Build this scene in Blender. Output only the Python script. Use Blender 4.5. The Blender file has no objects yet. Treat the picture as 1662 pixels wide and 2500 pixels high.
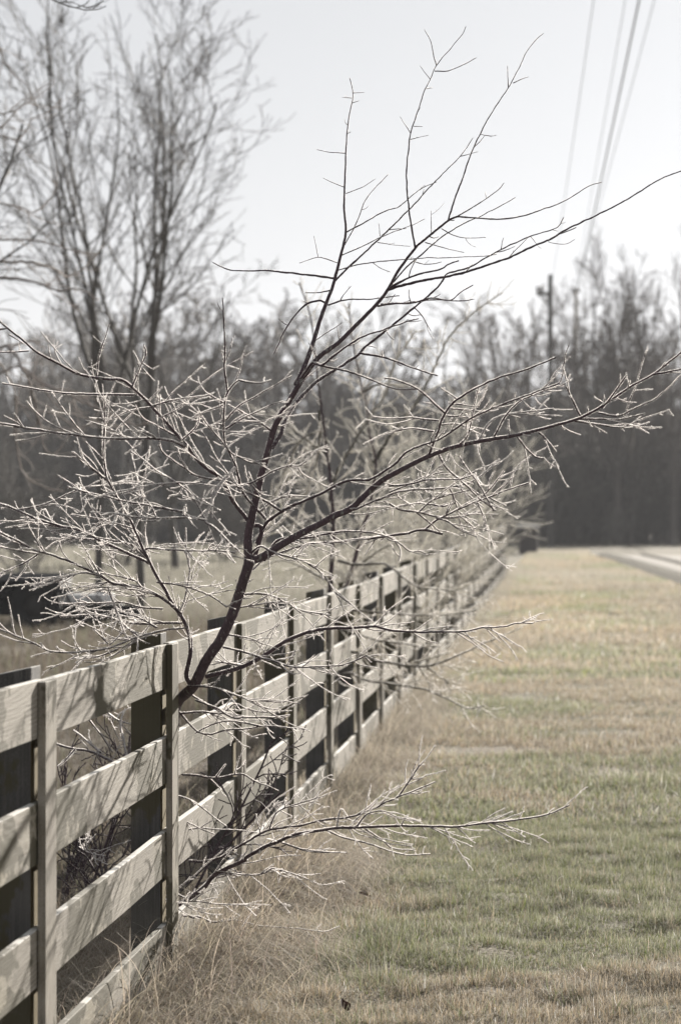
import bpy, math, random
import numpy as np
from mathutils import Vector

S = bpy.context.scene
R = math.radians
# ------------------------------------------------------------------ camera
FPX = 7390.0                      # focal length in photograph pixels (1662 x 2500)
YAW, PITCH = math.atan(562 / FPX), math.atan(40 / FPX)
CAM = np.array([0, 0, 1.375])
cam = bpy.data.objects.new('camera', bpy.data.cameras.new('camera'))
S.collection.objects.link(cam); S.camera = cam
cam.location = CAM
cam.rotation_euler = (R(90) + PITCH, 0, YAW)
cam.data.sensor_fit = 'VERTICAL'; cam.data.sensor_height = 36; cam.data.sensor_width = 24
cam.data.lens = FPX / 2500 * 36
cam.data.clip_start = 0.1; cam.data.clip_end = 3000
cam.data.dof.use_dof = True; cam.data.dof.focus_distance = 9.3; cam.data.dof.aperture_fstop = 5.6
# ------------------------------------------------------------------ light
HAZE = .00054
SUN_EL, SUN_AZ = R(17), R(13)
w = bpy.data.worlds.new('World'); S.world = w; w.use_nodes = True
nt = w.node_tree; sky = nt.nodes.new('ShaderNodeTexSky'); sky.sky_type = 'NISHITA'; sky.sun_disc = False
sky.sun_elevation = SUN_EL; sky.sun_rotation = SUN_AZ; sky.air_density = 1.0; sky.dust_density = 0.4; sky.ozone_density = 1.2
# a thin winter haze veils the sky: nearly colourless and almost even from horizon to zenith
hs = nt.nodes.new('ShaderNodeHueSaturation'); hs.inputs['Saturation'].default_value = .12
gm_ = nt.nodes.new('ShaderNodeGamma'); gm_.inputs['Gamma'].default_value = .5
sc_ = nt.nodes.new('ShaderNodeVectorMath'); sc_.operation = 'MULTIPLY'; sc_.inputs[1].default_value = (.985, 1.0, 1.035)
nt.links.new(sky.outputs[0], hs.inputs['Color']); nt.links.new(hs.outputs[0], gm_.inputs[0]); nt.links.new(gm_.outputs[0], sc_.inputs[0])
nt.links.new(sc_.outputs[0], nt.nodes['Background'].inputs[0]); nt.nodes['Background'].inputs[1].default_value = 0.105
sd = Vector((math.sin(SUN_AZ) * math.cos(SUN_EL), math.cos(SUN_AZ) * math.cos(SUN_EL), math.sin(SUN_EL)))
sl = bpy.data.lights.new('sun', 'SUN'); sl.energy = 5.0; sl.angle = R(0.5); sl.color = (1, .935, .845)
so = bpy.data.objects.new('sun', sl); S.collection.objects.link(so); so.rotation_euler = sd.to_track_quat('Z', 'Y').to_euler()
S.view_settings.view_transform = 'Standard'; S.view_settings.look = 'None'; S.view_settings.gamma = 1
S.view_settings.use_curve_mapping = False; S.view_settings.exposure = 1.22
S.render.engine = 'CYCLES'
S.cycles.use_denoising = True; S.cycles.denoising_prefilter = 'ACCURATE'; S.cycles.denoising_input_passes = 'RGB_ALBEDO_NORMAL'; S.cycles.max_bounces = 6; S.cycles.transparent_max_bounces = 4
S.cycles.diffuse_bounces = 3; S.cycles.glossy_bounces = 2

# ------------------------------------------------------------------ geometry helpers
Fw = np.array([-math.sin(YAW) * math.cos(PITCH), math.cos(YAW) * math.cos(PITCH), math.sin(PITCH)])
Rt = np.array([math.cos(YAW), math.sin(YAW), 0.0])
Up = np.cross(Rt, Fw)
def P(px, py, Z):
    return CAM + Z * (Fw + Rt * ((px - 831) / FPX) + Up * ((1250 - py) / FPX))
GY = [0, 11, 13, 17, 18.8, 24, 28.3, 43, 56.6, 70, 84, 95, 110, 400]
GZ = [0, 0, .0066, .023, .035, .079, .115, .27, .42, .56, .69, .74, .75, .75]
def ground(x, y):
    x = np.asarray(x, float); y = np.asarray(y, float)
    z = np.interp(y, GY, GZ)
    near = np.clip((40 - y) / 30, 0, 1)
    b = .012 * np.sin(x * 3.1 + y * 1.3) * np.sin(y * 2.3 - x * .9) + .010 * np.sin(x * 6.7 - y * 4.1) * np.sin(y * 5.3 + x * 2.7 + 1) + .007 * np.sin(x * 11 + 2 * np.sin(y * 4)) * np.sin(y * 9.5 + 1.7 * np.sin(x * 5))
    return z + b * near
def G(px, py):
    "point of the ground seen at a pixel"
    d = Fw + Rt * ((px - 831) / FPX) + Up * ((1250 - py) / FPX)
    Z = np.linspace(5, 150, 4000); p = CAM[None] + Z[:, None] * d
    k = np.argmax(p[:, 2] <= ground(p[:, 0], p[:, 1]))
    return p[k]
def link(name, me, mat=None, parent=None):
    o = bpy.data.objects.new(name, me); S.collection.objects.link(o)
    if mat: me.materials.append(mat)
    if parent: o.parent = parent
    return o
def mk(name, verts, faces, mat=None, parent=None, attrs=None, smooth=False, base=None):
    "numpy mesh; faces = array (n,3|4) or list of such arrays"
    if base is not None: verts = verts - np.asarray(base)
    me = bpy.data.meshes.new(name)
    fl = faces if isinstance(faces, list) else [faces]
    fl = [np.asarray(f, np.int32) for f in fl if len(f)]
    loops = np.concatenate([f.ravel() for f in fl])
    sizes = np.concatenate([np.full(len(f), f.shape[1], np.int32) for f in fl])
    starts = np.concatenate([[0], np.cumsum(sizes)[:-1]]).astype(np.int32)
    me.vertices.add(len(verts)); me.vertices.foreach_set('co', np.asarray(verts, np.float32).ravel())
    me.loops.add(len(loops)); me.loops.foreach_set('vertex_index', loops)
    me.polygons.add(len(sizes)); me.polygons.foreach_set('loop_start', starts)
    if smooth: me.polygons.foreach_set('use_smooth', np.ones(len(sizes), bool))
    for k, v in (attrs or {}).items():
        v = np.asarray(v, np.float32)
        if v.ndim == 1: me.attributes.new(k, 'FLOAT', 'POINT').data.foreach_set('value', v)
        else:
            c = np.ones((len(v), 4), np.float32); c[:, :3] = v
            me.attributes.new(k, 'FLOAT_COLOR', 'POINT').data.foreach_set('color', c.ravel())
    me.update(calc_edges=True); me.validate()
    return link(name, me, mat, parent)
def empty(name, loc, label, cat, group=None):
    o = bpy.data.objects.new(name, None); S.collection.objects.link(o); o.location = loc; o.empty_display_size = .1
    tag(o, label, cat, group); return o
def tag(o, label=None, cat=None, group=None, kind=None):
    for k, v in (('label', label), ('category', cat), ('group', group), ('kind', kind)):
        if v: o[k] = v
    return o
def tube(pts, rad, sides=4, rng=None, jit=0.0):
    "pts (M,N,3), rad (M,N) -> verts, quads, per-vert radius"
    M, N, _ = pts.shape
    t = np.gradient(pts, axis=1); t /= np.linalg.norm(t, axis=2, keepdims=True) + 1e-9
    ref = np.array([.31, .22, .925]); alt = np.array([.9, -.35, .1])
    par = np.abs(t.mean(1) @ ref) > .9
    rf = np.where(par[:, None, None], alt, ref)
    a = np.cross(t, rf); a /= np.linalg.norm(a, axis=2, keepdims=True) + 1e-9
    b = np.cross(t, a)
    ang = np.arange(sides) * 2 * math.pi / sides
    rr = np.repeat(rad[:, :, None], sides, 2)
    if jit: rr = rr * (1 + rng.uniform(-jit, jit, rr.shape))
    v = pts[:, :, None] + rr[..., None] * (a[:, :, None] * np.cos(ang)[None, None, :, None] + b[:, :, None] * np.sin(ang)[None, None, :, None])
    idx = np.arange(M * N * sides).reshape(M, N, sides)
    i0 = idx[:, :-1]; i1 = idx[:, 1:]
    q = np.stack([i0, np.roll(i0, -1, 2), np.roll(i1, -1, 2), i1], -1).reshape(-1, 4)
    return v.reshape(-1, 3), q, np.repeat(rad[:, :, None], sides, 2).ravel()
def merge(parts):
    V, Q, A = [], [], []; n = 0
    for v, q, a in parts:
        V.append(v); Q.append(q + n); A.append(a); n += len(v)
    return np.concatenate(V), np.concatenate(Q), np.concatenate(A)
def boxes(lst, bev=.002):
    "list of (cx,cy,cz,sx,sy,sz) -> one bevelled mesh (verts, [faces])"
    import bmesh
    bm = bmesh.new()
    for c in lst:
        g = bmesh.ops.create_cube(bm, size=1)['verts']
        for v in g: v.co = Vector((c[0] + v.co.x * c[3], c[1] + v.co.y * c[4], c[2] + v.co.z * c[5]))
    if bev: bmesh.ops.bevel(bm, geom=bm.edges[:], offset=bev, segments=2, affect='EDGES', profile=.5)
    return bm
def bmo(name, bm, mat, parent=None):
    me = bpy.data.meshes.new(name); bm.to_mesh(me); bm.free()
    return link(name, me, mat, parent)

# ------------------------------------------------------------------ material helpers
class NT:
    def __init__(s, name):
        s.m = bpy.data.materials.new(name); s.m.use_nodes = True; s.t = s.m.node_tree
        s.t.nodes.clear(); s.out = s.n('ShaderNodeOutputMaterial')
    def n(s, typ, ins=None, **kw):
        nd = s.t.nodes.new(typ)
        for k, v in kw.items(): setattr(nd, k, v)
        for k, v in (ins or {}).items(): s.set(nd.inputs[k], v)
        return nd
    def set(s, sock, v):
        if isinstance(v, bpy.types.Node): v = v.outputs[0]
        if isinstance(v, bpy.types.NodeSocket): s.t.links.new(v, sock)
        elif isinstance(v, (tuple, list)) and len(v) == 3 and sock.type == 'RGBA': sock.default_value = (*v, 1)
        else: sock.default_value = v
    def math(s, op, a, b=0.0, c=0.0, clamp=False):
        nd = s.n('ShaderNodeMath', {0: a, 1: b, 2: c}, operation=op, use_clamp=clamp); return nd.outputs[0]
    def mix(s, f, a, b):
        nd = s.n('ShaderNodeMix', data_type='RGBA'); s.set(nd.inputs[0], f); s.set(nd.inputs[6], a); s.set(nd.inputs[7], b); return nd.outputs[2]
    def noise(s, vec, scale, detail=3, rough=.55, dist=0.0):
        nd = s.n('ShaderNodeTexNoise', {'Scale': scale, 'Detail': detail, 'Roughness': rough, 'Distortion': dist})
        if vec is not None: s.set(nd.inputs['Vector'], vec)
        return nd.outputs[0]
    def ramp(s, f, lo, hi):
        return s.n('ShaderNodeMapRange', {0: f, 1: lo, 2: hi}).outputs[0]
    def attr(s, name): return s.n('ShaderNodeAttribute', attribute_name=name)
    def coord(s, out, scale=(1, 1, 1), rand=False):
        c = s.n('ShaderNodeTexCoord').outputs[out]
        if rand:
            r = s.n('ShaderNodeObjectInfo').outputs['Random']
            add = s.n('ShaderNodeVectorMath', operation='ADD'); s.set(add.inputs[0], c)
            sc = s.n('ShaderNodeVectorMath', operation='SCALE'); sc.inputs[0].default_value = (37, 53, 71); s.set(sc.inputs['Scale'], r)
            s.set(add.inputs[1], sc.outputs[0]); c = add.outputs[0]
        m = s.n('ShaderNodeMapping', {'Vector': c, 'Scale': scale}); return m.outputs[0]
    def bsdf(s, col, rough=.85, spec=.2, bump=None, bstr=.3, bdist=.002):
        b = s.n('ShaderNodeBsdfPrincipled', {'Base Color': col, 'Roughness': rough, 'Specular IOR Level': spec})
        if bump is not None:
            s.set(b.inputs['Normal'], s.n('ShaderNodeBump', {'Height': bump, 'Strength': bstr, 'Distance': bdist}))
        return b
    def fin(s, sh): s.set(s.out.inputs[0], sh); return s.m

def wood(name, axis, light=(.345, .31, .255), dark=(.135, .115, .088), wet=(.072, .063, .036), frost=1.0, yellow=False):
    n = NT(name)
    # growth rings cut at a slant: nested ovals whose centre differs from board to board
    oc = n.coord('Object'); rn = n.n('ShaderNodeObjectInfo').outputs['Random']
    sep = n.n('ShaderNodeSeparateXYZ', {0: oc}); lo, cr_ = {'Y': (1, 2), 'Z': (2, 1)}[axis]
    lg = n.math('MULTIPLY', n.math('ADD', sep.outputs[lo], n.math('MULTIPLY', n.math('SUBTRACT', rn, .5), 2.2)), .10)
    cs = n.math('ADD', sep.outputs[cr_], n.math('MULTIPLY', n.math('SUBTRACT', n.math('FRACT', n.math('MULTIPLY', rn, 7.3)), .5), .16))
    cv = n.n('ShaderNodeCombineXYZ', {0: 0.0, 1: lg, 2: cs})
    wv = n.n('ShaderNodeTexWave', {'Vector': cv, 'Scale': 30, 'Distortion': 2.2, 'Detail': 3, 'Detail Scale': 5, 'Detail Roughness': .6}, wave_type='RINGS', rings_direction='SPHERICAL').outputs[1]
    wv = n.math('MULTIPLY', wv, n.ramp(n.noise(n.coord('Object', (3, 2, 3), True), 1, 2), .42, .62))
    fib = n.noise(n.coord('Object', {'Y': (150, 3, 150), 'Z': (150, 150, 3)}[axis], True), 1, 4, .7)
    g = n.math('ADD', n.math('MULTIPLY', wv, .30), n.math('MULTIPLY', fib, .95))
    col = n.mix(n.ramp(g, .3, .95), dark, light)
    # wet, thawed patches with their own outline
    pm = n.noise(n.coord('Object', {'Y': (5, 4, 7), 'Z': (5, 5, 3)}[axis], True), 1, 5, .62)
    pmg = n.noise(n.coord('Object', {'Y': (2, 1.2, 3), 'Z': (2, 2, 1)}[axis], True), 1, 2, .5)
    wetf = n.ramp(n.math('ADD', pm, n.math('MULTIPLY', n.math('SUBTRACT', pmg, .5), .9)), .505, .54)
    col = n.mix(n.math('MULTIPLY', n.ramp(pmg, .5, .65), .45), col, (.27, .235, .14))
    # frost grain
    fg = n.noise(n.coord('Object', (1, 1, 1), True), 420, 2, .8)
    geo = n.n('ShaderNodeNewGeometry').outputs['Normal']
    nz = n.n('ShaderNodeSeparateXYZ', {0: geo}).outputs[2]
    top = n.ramp(nz, .3, .9)
    ff = n.math('ADD', n.math('MULTIPLY', n.ramp(fg, .40, .78), .36 * frost), n.math('MULTIPLY', top, .55))
    ff = n.math('MULTIPLY', ff, n.math('SUBTRACT', 1.0, n.math('MULTIPLY', wetf, .9)), clamp=True)
    col = n.mix(n.math('MULTIPLY', wetf, .9), col, wet)
    col = n.mix(ff, col, (.74, .725, .685))
    if yellow:   # the sheltered strip on the post's face behind the rails never weathered
        nx = n.n('ShaderNodeSeparateXYZ', {0: geo}).outputs[0]
        oz = n.n('ShaderNodeSeparateXYZ', {0: n.coord('Object')}).outputs[2]
        yf = n.math('MULTIPLY', n.ramp(nx, .6, .9), n.math('LESS_THAN', oz, .61))
        col = n.mix(n.math('MULTIPLY', yf, .85), col, (.20, .15, .05))
    return n.fin(n.bsdf(col, .8, .25, n.math('ADD', g, n.math('MULTIPLY', fg, .35)), .55, .003))

def twigmat(name, bark=(.064, .045, .053), frost=(.80, .77, .72), bias=0.0, trans=.35, nscale=260, flecks=False):
    n = NT(name)
    f = n.attr('frost').outputs['Fac']
    no = n.noise(n.coord('Object'), nscale, 3, .7)
    geo = n.n('ShaderNodeNewGeometry').outputs['Normal']
    up = n.n('ShaderNodeSeparateXYZ', {0: geo})
    side = n.math('ADD', n.math('MULTIPLY', up.outputs[2], .22), n.math('MULTIPLY', up.outputs[0], .12))
    fac = n.math('ADD', n.math('ADD', f, side), n.math('MULTIPLY', n.math('SUBTRACT', no, .5), 1.3))
    fac = n.ramp(n.math('ADD', fac, bias), .25, .75)
    col = n.mix(fac, bark, frost)
    if flecks:
        vb = n.coord('Object', (1, 1, .45)); bn = n.noise(vb, 170, 4, .7)
        col = n.mix(n.math('MULTIPLY', n.ramp(bn, .42, .7), .55), col, tuple(x * 2.4 for x in bark))
        col = n.mix(n.math('MULTIPLY', n.ramp(n.noise(vb, 75, 3, .6), .60, .66), .75), col, (.25, .25, .23))
        d = n.bsdf(col, .8, .25, bn, .9, .004)
    else: d = n.bsdf(col, .8, .25)
    tr = n.n('ShaderNodeBsdfTranslucent', {0: frost})
    return n.fin(n.n('ShaderNodeMixShader', {0: n.math('MULTIPLY', fac, trans), 1: d, 2: tr}))

def blademat(name, trans=.45):
    n = NT(name)
    c = n.attr('tint').outputs['Color']
    d = n.bsdf(c, .75, .25)
    tr = n.n('ShaderNodeBsdfTranslucent', {0: c})
    return n.fin(n.n('ShaderNodeMixShader', {0: trans, 1: d, 2: tr}))
def plain(name, col, rough=.8, spec=.3, var=.15, scale=8, metallic=0):
    n = NT(name)
    no = n.noise(n.coord('Object'), scale, 4, .6)
    c = n.mix(no, tuple(x * (1 - var) for x in col), tuple(min(1, x * (1 + var)) for x in col))
    b = n.bsdf(c, rough, spec); b.inputs['Metallic'].default_value = metallic
    return n.fin(b)

# ------------------------------------------------------------------ ground, drive, hill
def pn(x, y, s, seed=0):
    "smooth pseudo noise 0..1 made of rotated sines"
    r = np.random.default_rng(seed); o = 0; tot = 0
    for k in range(7):
        a = r.uniform(0, 6.28); fr = s * r.uniform(.6, 2.6); am = 1 / (.5 + fr / s)
        o = o + am * np.sin((x * math.cos(a) + y * math.sin(a)) * fr + r.uniform(0, 6.28) + 1.5 * np.sin((x * math.sin(a) - y * math.cos(a)) * fr * .6)); tot += am
    return np.clip(.5 + .75 * o / tot, 0, 1)
def gmat():
    n = NT('turf_soil')
    v = n.coord('Object')
    a = n.noise(n.coord('Object', (1, .35, 1)), .9, 5, .6); b = n.noise(v, 14, 4, .7)
    c = n.mix(n.ramp(a, .40, .62), (.26, .225, .165), (.15, .15, .085))
    c = n.mix(n.math('MULTIPLY', n.ramp(b, .3, .65), .7), c, (.085, .068, .05))
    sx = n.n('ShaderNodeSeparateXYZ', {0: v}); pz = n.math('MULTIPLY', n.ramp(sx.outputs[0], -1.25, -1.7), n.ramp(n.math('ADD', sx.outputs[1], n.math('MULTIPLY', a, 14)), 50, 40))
    c = n.mix(n.math('MULTIPLY', pz, .85), c, n.mix(b, (.07, .056, .042), (.15, .12, .09)))   # darker brown ground close behind the fence
    c = n.mix(n.math('MULTIPLY', n.ramp(n.noise(v, 90, 2, .7), .52, .75), .5), c, (.55, .53, .48))
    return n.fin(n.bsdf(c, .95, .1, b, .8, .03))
xs = np.concatenate([np.linspace(-170, -9, 70), np.linspace(-8.5, -1.6, 46), np.linspace(-1.5, 2, 60), np.linspace(2.2, 5, 18), np.linspace(5.5, 150, 64)])
ys = np.concatenate([np.linspace(-30, 5, 15), np.linspace(5.3, 7, 8), np.linspace(7.1, 16, 110), np.linspace(16.2, 30, 70), np.linspace(30.6, 110, 110), np.linspace(115, 420, 40)])
gx, gy = np.meshgrid(xs, ys); gz = ground(gx, gy)
idx = np.arange(gx.size).reshape(gx.shape)
q = np.stack([idx[:-1, :-1], idx[:-1, 1:], idx[1:, 1:], idx[1:, :-1]], -1).reshape(-1, 4)
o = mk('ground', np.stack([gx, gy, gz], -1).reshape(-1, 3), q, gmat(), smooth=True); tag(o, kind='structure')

def sheet(name, left, right, mat, lift, kind='structure', thick=None):
    "ribbon between two ground polylines"
    def res(pl):
        pl = np.array(pl); s = np.concatenate([[0], np.cumsum(np.linalg.norm(np.diff(pl, axis=0), axis=1))])
        u = np.linspace(0, s[-1], 60); return np.stack([np.interp(u, s, pl[:, k]) for k in range(2)], -1)
    a, b = res(left), res(right)
    cols = [a + (b - a) * f for f in np.linspace(0, 1, 7)]
    v = np.stack(cols, 1); prof = lift + (np.sin(np.linspace(0, math.pi, 7)) * (thick or 0))[None, :]
    z = ground(v[..., 0], v[..., 1]) + prof
    ii = np.arange(60 * 7).reshape(60, 7)
    qq = np.stack([ii[:-1, :-1], ii[:-1, 1:], ii[1:, 1:], ii[1:, :-1]], -1).reshape(-1, 4)
    return tag(mk(name, np.concatenate([v, z[..., None]], -1).reshape(-1, 3), qq, mat, smooth=True), kind=kind)
n = NT('gravel'); gn = n.noise(n.coord('Object'), 18, 4, .7)
gravel = n.fin(n.bsdf(n.mix(gn, (.25, .232, .205), (.36, .335, .30)), .95, .1, gn, .6, .02))
n = NT('dark_turf'); gn = n.noise(n.coord('Object'), 6, 4, .7)
dturf = n.fin(n.bsdf(n.mix(gn, (.05, .048, .03), (.12, .105, .07)), .95, .1, gn, 1, .06))
e0 = [G(1452, 1358)[:2], G(1500, 1371)[:2], G(1560, 1392)[:2], G(1662, 1428)[:2], G(1800, 1480)[:2], G(2050, 1600)[:2]]
e1 = [p + np.array([d, 0]) for p, d in zip(e0, (.5, .6, .65, .65, .65, .65))]
e2 = [p + np.array([2.6, 0]) for p in e0]
sheet('gravel_drive', e1, e2, gravel, .03)
sheet('verge_strip', e0, e1, dturf, .01, thick=.09)  # turf edge, its dark colour standing in for the shadowed drop beside the drive
c0 = [p + np.array([1.15, 0]) for p in e0]; c1 = [p + np.array([1.35, 0]) for p in e0]
sheet('grass_crown_strip', c0, c1, dturf, .036, thick=.05)

# wooded rise behind the trees
hx = np.linspace(-150, 120, 160); hy = np.linspace(150, 320, 30); X, Y = np.meshgrid(hx, hy)
u = np.clip((Y - 150) / 60, 0, 1); prof = u * u * (3 - 2 * u)
Zh = .55 + prof * (5.0 + 1.3 * np.sin(X * .11) + .9 * np.sin(X * .33 + 1) + .7 * np.random.default_rng(3).normal(size=X.shape) - 1.6 * np.exp(-((X + 2) / 6) ** 2))
ii = np.arange(X.size).reshape(X.shape); q = np.stack([ii[:-1, :-1], ii[:-1, 1:], ii[1:, 1:], ii[1:, :-1]], -1).reshape(-1, 4)
n = NT('leaf_litter'); gn = n.noise(n.coord('Object'), 1.2, 6, .75)
o = mk('hill', np.stack([X, Y, Zh], -1).reshape(-1, 3), q, n.fin(n.bsdf(n.mix(gn, (.10, .085, .075), (.2, .18, .16)), .95, .1, gn, 1, .8))); tag(o, kind='structure')

# ------------------------------------------------------------------ fence
FX = -1.2127                         # outer face of the battens
RAIL_T, BAT_T, POST = .019, .019, .092
w_rail = wood('weathered_rail', 'Y'); w_bat = wood('weathered_batten', 'Z', frost=.8)
w_post = wood('weathered_post', 'Z', light=(.135, .127, .118), dark=(.03, .028, .027), frost=.35, yellow=True)
UNIT = 2.1
ny = 26
fy = [7.02 - .092 + .0029 * 7 + (k - 1) * UNIT for k in range(ny)]; fy[2] += .14     # near edge of each batten
fence = empty('board_fence', (FX, fy[0], 0), 'frosty weathered four board wooden fence running away along the lawn', 'fence')
rngf = np.random.default_rng(5)
import bmesh
def wbox(name, sx, sy, sz, loc, mat, cuts, wob, slope=0.0, cap=0.0):
    "one board: bevelled, subdivided along its length and slightly warped, origin at its own centre"
    bm = bmesh.new(); bmesh.ops.create_cube(bm, size=1)
    ax = 1 if sy > sz else 2
    es = [e for e in bm.edges if abs((e.verts[0].co - e.verts[1].co)[ax]) > .5]
    bmesh.ops.subdivide_edges(bm, edges=es, cuts=cuts, use_grid_fill=True)
    a, b, c = rngf.uniform(-1, 1, 3)
    for v in bm.verts:
        t = v.co[ax]
        v.co = Vector((v.co.x * sx, v.co.y * sy, v.co.z * sz))
        if ax == 1:
            v.co.z += slope * t + wob * (a * math.sin(t * 3 + b) + .5 * math.sin(t * 9 + c * 4))
        else:
            v.co.y += wob * a * t; v.co.x += wob * .3 * b * (t + .5)
            if cap and t > .49: v.co.z += cap * (v.co.x / sx + .5)
    sharp = [e for e in bm.edges if len(e.link_faces) == 2 and e.calc_face_angle(0) > .6]
    bmesh.ops.bevel(bm, geom=sharp, offset=.0022, segments=2, affect='EDGES', profile=.5)
    o = bmo(name, bm, mat, fence); o.location = Vector(loc) - fence.location
    return o
BH, SP = .1390, .2860
TOP = 1.375 - 375 / 302 * .286
for k in range(ny):
    y = fy[k]; z = float(np.interp(y, GY, GZ)) - .0
    bw = .150
    zt = TOP + z + rngf.uniform(-.004, .004)
    wbox('batten', BAT_T, bw, zt - z + .03, (FX - BAT_T / 2, y + bw / 2, (zt + z - .03) / 2 + .003), w_bat, 6, .004)
    ph = zt + .022 - z + .25
    wbox('post', POST, .126, ph, (FX - BAT_T - RAIL_T - POST / 2 - .001, y + .022 + .063, zt + .016 - ph / 2), w_post, 6, .006, cap=.02)
    if k < ny - 1:
        y2 = fy[k + 1]; z2 = float(np.interp(y2, GY, GZ)); mid = y + bw / 2; ln = y2 - y
        for r in range(4):
            zc = TOP - BH / 2 - r * SP
            wbox('rail', RAIL_T, ln - .003, BH + rngf.uniform(-.004, .004), (FX - BAT_T - RAIL_T / 2 - .0005 - rngf.uniform(0, .002), mid + ln / 2, zc + (z + z2) / 2 + rngf.uniform(-.004, .004)), w_rail, 14, .0022, slope=(z2 - z))

# ------------------------------------------------------------------ traced sapling
REG = {'A': (0, 0, 2.24), 'B': (700, 0, 1.63), 'C': (0, 600, 2.24), 'D': (500, 600, 2.613), 'E': (900, 500, 2.058), 'F': (400, 1200, 2.613),
       'G': (800, 1100, 1.819), 'H': (0, 1100, 2.613), 'I': (0, 1500, 2.613), 'J': (0, 1900, 2.613), 'K': (600, 1800, 1.4765), 'L': (0, 0, .9434),
       'N': (350, 1700, 3.136), 'O': (450, 900, 3.92), 'Q': (950, 800, 3.484), 'V': (850, 1350, 3.136), 'S': (0, 0, 1.0)}
def parse(txt):
    reg = 'S'; out = []
    for tk in txt.split():
        if tk in REG: reg = tk; continue
        x, y = tk.split(','); a, b, s = REG[reg]; out.append((a + float(x) / s, b + float(y) / s))
    return np.array(out)
def spline(p, step):
    p = np.asarray(p, float)
    if len(p) == 2: p = np.array([p[0], (p[0] + p[1]) / 2, p[1]])
    e = np.concatenate([[2 * p[0] - p[1]], p, [2 * p[-1] - p[-2]]]); out = []
    for i in range(1, len(e) - 2):
        d = np.linalg.norm((e[i + 1] - e[i])[:2]); m = max(1, int(d / step)); t = np.linspace(0, 1, m, endpoint=False)[:, None]
        out.append(.5 * (2 * e[i] + (e[i + 1] - e[i - 1]) * t + (2 * e[i - 1] - 5 * e[i] + 4 * e[i + 1] - e[i + 2]) * t * t + (3 * e[i] - e[i - 1] - 3 * e[i + 1] + e[i + 2]) * t ** 3))
    return np.concatenate(out + [p[-1:]])
rng = np.random.default_rng(11)

class Traced:
    "branches drawn as 2-D centre lines, each given its own depth that starts at the limb it springs from"
    def __init__(s, sides): s.known = np.zeros((0, 3)); s.sides = sides; s.items = []
    def add(s, txt, r0, r1=None, z0=None, dz=None, zs=None, jig=.7):
        p = parse(txt); r1 = r0 * .55 if r1 is None else r1
        if len(s.known) and z0 is None and zs is None:
            d0 = np.linalg.norm(s.known[:, :2] - p[0], axis=1); d1 = np.linalg.norm(s.known[:, :2] - p[-1], axis=1)
            if d1.min() < d0.min() * .6 - 1: p = p[::-1]; d0 = d1
            z0 = s.known[d0.argmin(), 2]
        if zs is not None: z = np.interp(np.linspace(0, 1, len(p)), np.linspace(0, 1, len(zs)), zs)
        else:
            ln = np.sum(np.linalg.norm(np.diff(p, axis=0), axis=1))
            dz = rng.uniform(-1, 1) * min(.9, ln * .0013) if dz is None else dz
            z = z0 + dz * np.linspace(0, 1, len(p))
        c = spline(np.c_[p, z], 7)
        nn = len(c); t = np.linspace(0, 1, nn)
        j = rng.normal(0, 1, (nn, 2)); ker = np.array([.25, .5, .25]); j = np.stack([np.convolve(j[:, k], ker, 'same') for k in (0, 1)], -1)
        c[:, :2] += j * min(1.2, .35 + .25 * r0) * jig * np.minimum(1, t * 4)[:, None]
        s.known = np.concatenate([s.known, c])
        w3 = np.array([P(*q) for q in c])
        fk = 1.0 if r0 >= 4.5 else (.85 if p[:, 1].mean() < 640 else 1.3)
        rad = (r1 + (r0 - r1) * (1 - t) ** 1.35) * fk * c[:, 2] / FPX
        s.items.append((w3, rad, r0)); return w3, rad

def twigs(rng, pts, rad, n, lmin, lmax, r, sub=2, up=.25, tmin=.1, N=6, ang=(.55, 1.35)):
    "side twigs on one polyline, and spurs on the twigs"
    out = []
    if n < 1: return out
    m = len(pts); t = tmin + (1 - tmin) * rng.random(n); i = np.clip((t * (m - 1)).astype(int), 0, m - 2)
    base = pts[i] + (pts[i + 1] - pts[i]) * rng.random((n, 1)); tg = pts[i + 1] - pts[i]; tg /= np.linalg.norm(tg, axis=1, keepdims=True)
    rd = rng.normal(size=(n, 3)); rd -= (rd * tg).sum(1, keepdims=True) * tg; rd /= np.linalg.norm(rd, axis=1, keepdims=True)
    a = rng.uniform(*ang, (n, 1)); d = tg * np.cos(a) + rd * np.sin(a); bend = rng.normal(0, .28 / N, (n, 3)) + tg * (.5 / N)
    L = rng.uniform(lmin, lmax, (n, 1)) * (1 - .5 * t[:, None]) * rng.uniform(.5, 1, (n, 1))
    p = np.zeros((n, N, 3)); p[:, 0] = base
    for k in range(1, N):
        d = d + rng.normal(0, .075, (n, 3)) + bend + np.array([.02, 0, up / N]); d /= np.linalg.norm(d, axis=1, keepdims=True)
        p[:, k] = p[:, k - 1] + d * L / (N - 1)
    rr = np.minimum(r, .7 * rad[i])[:, None] * np.linspace(1, .6, N)[None]
    out.append((p, rr))
    if sub:
        big = np.where(L[:, 0] > (lmin + lmax) * .3)[0]
        for b in big:
            out += twigs(rng, p[b], rr[b], sub, L[b, 0] * .2, L[b, 0] * .5, r * .85, 0, up, .25, 4)
    return out
def single(w3, rad): return w3[None], rad[None]

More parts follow.
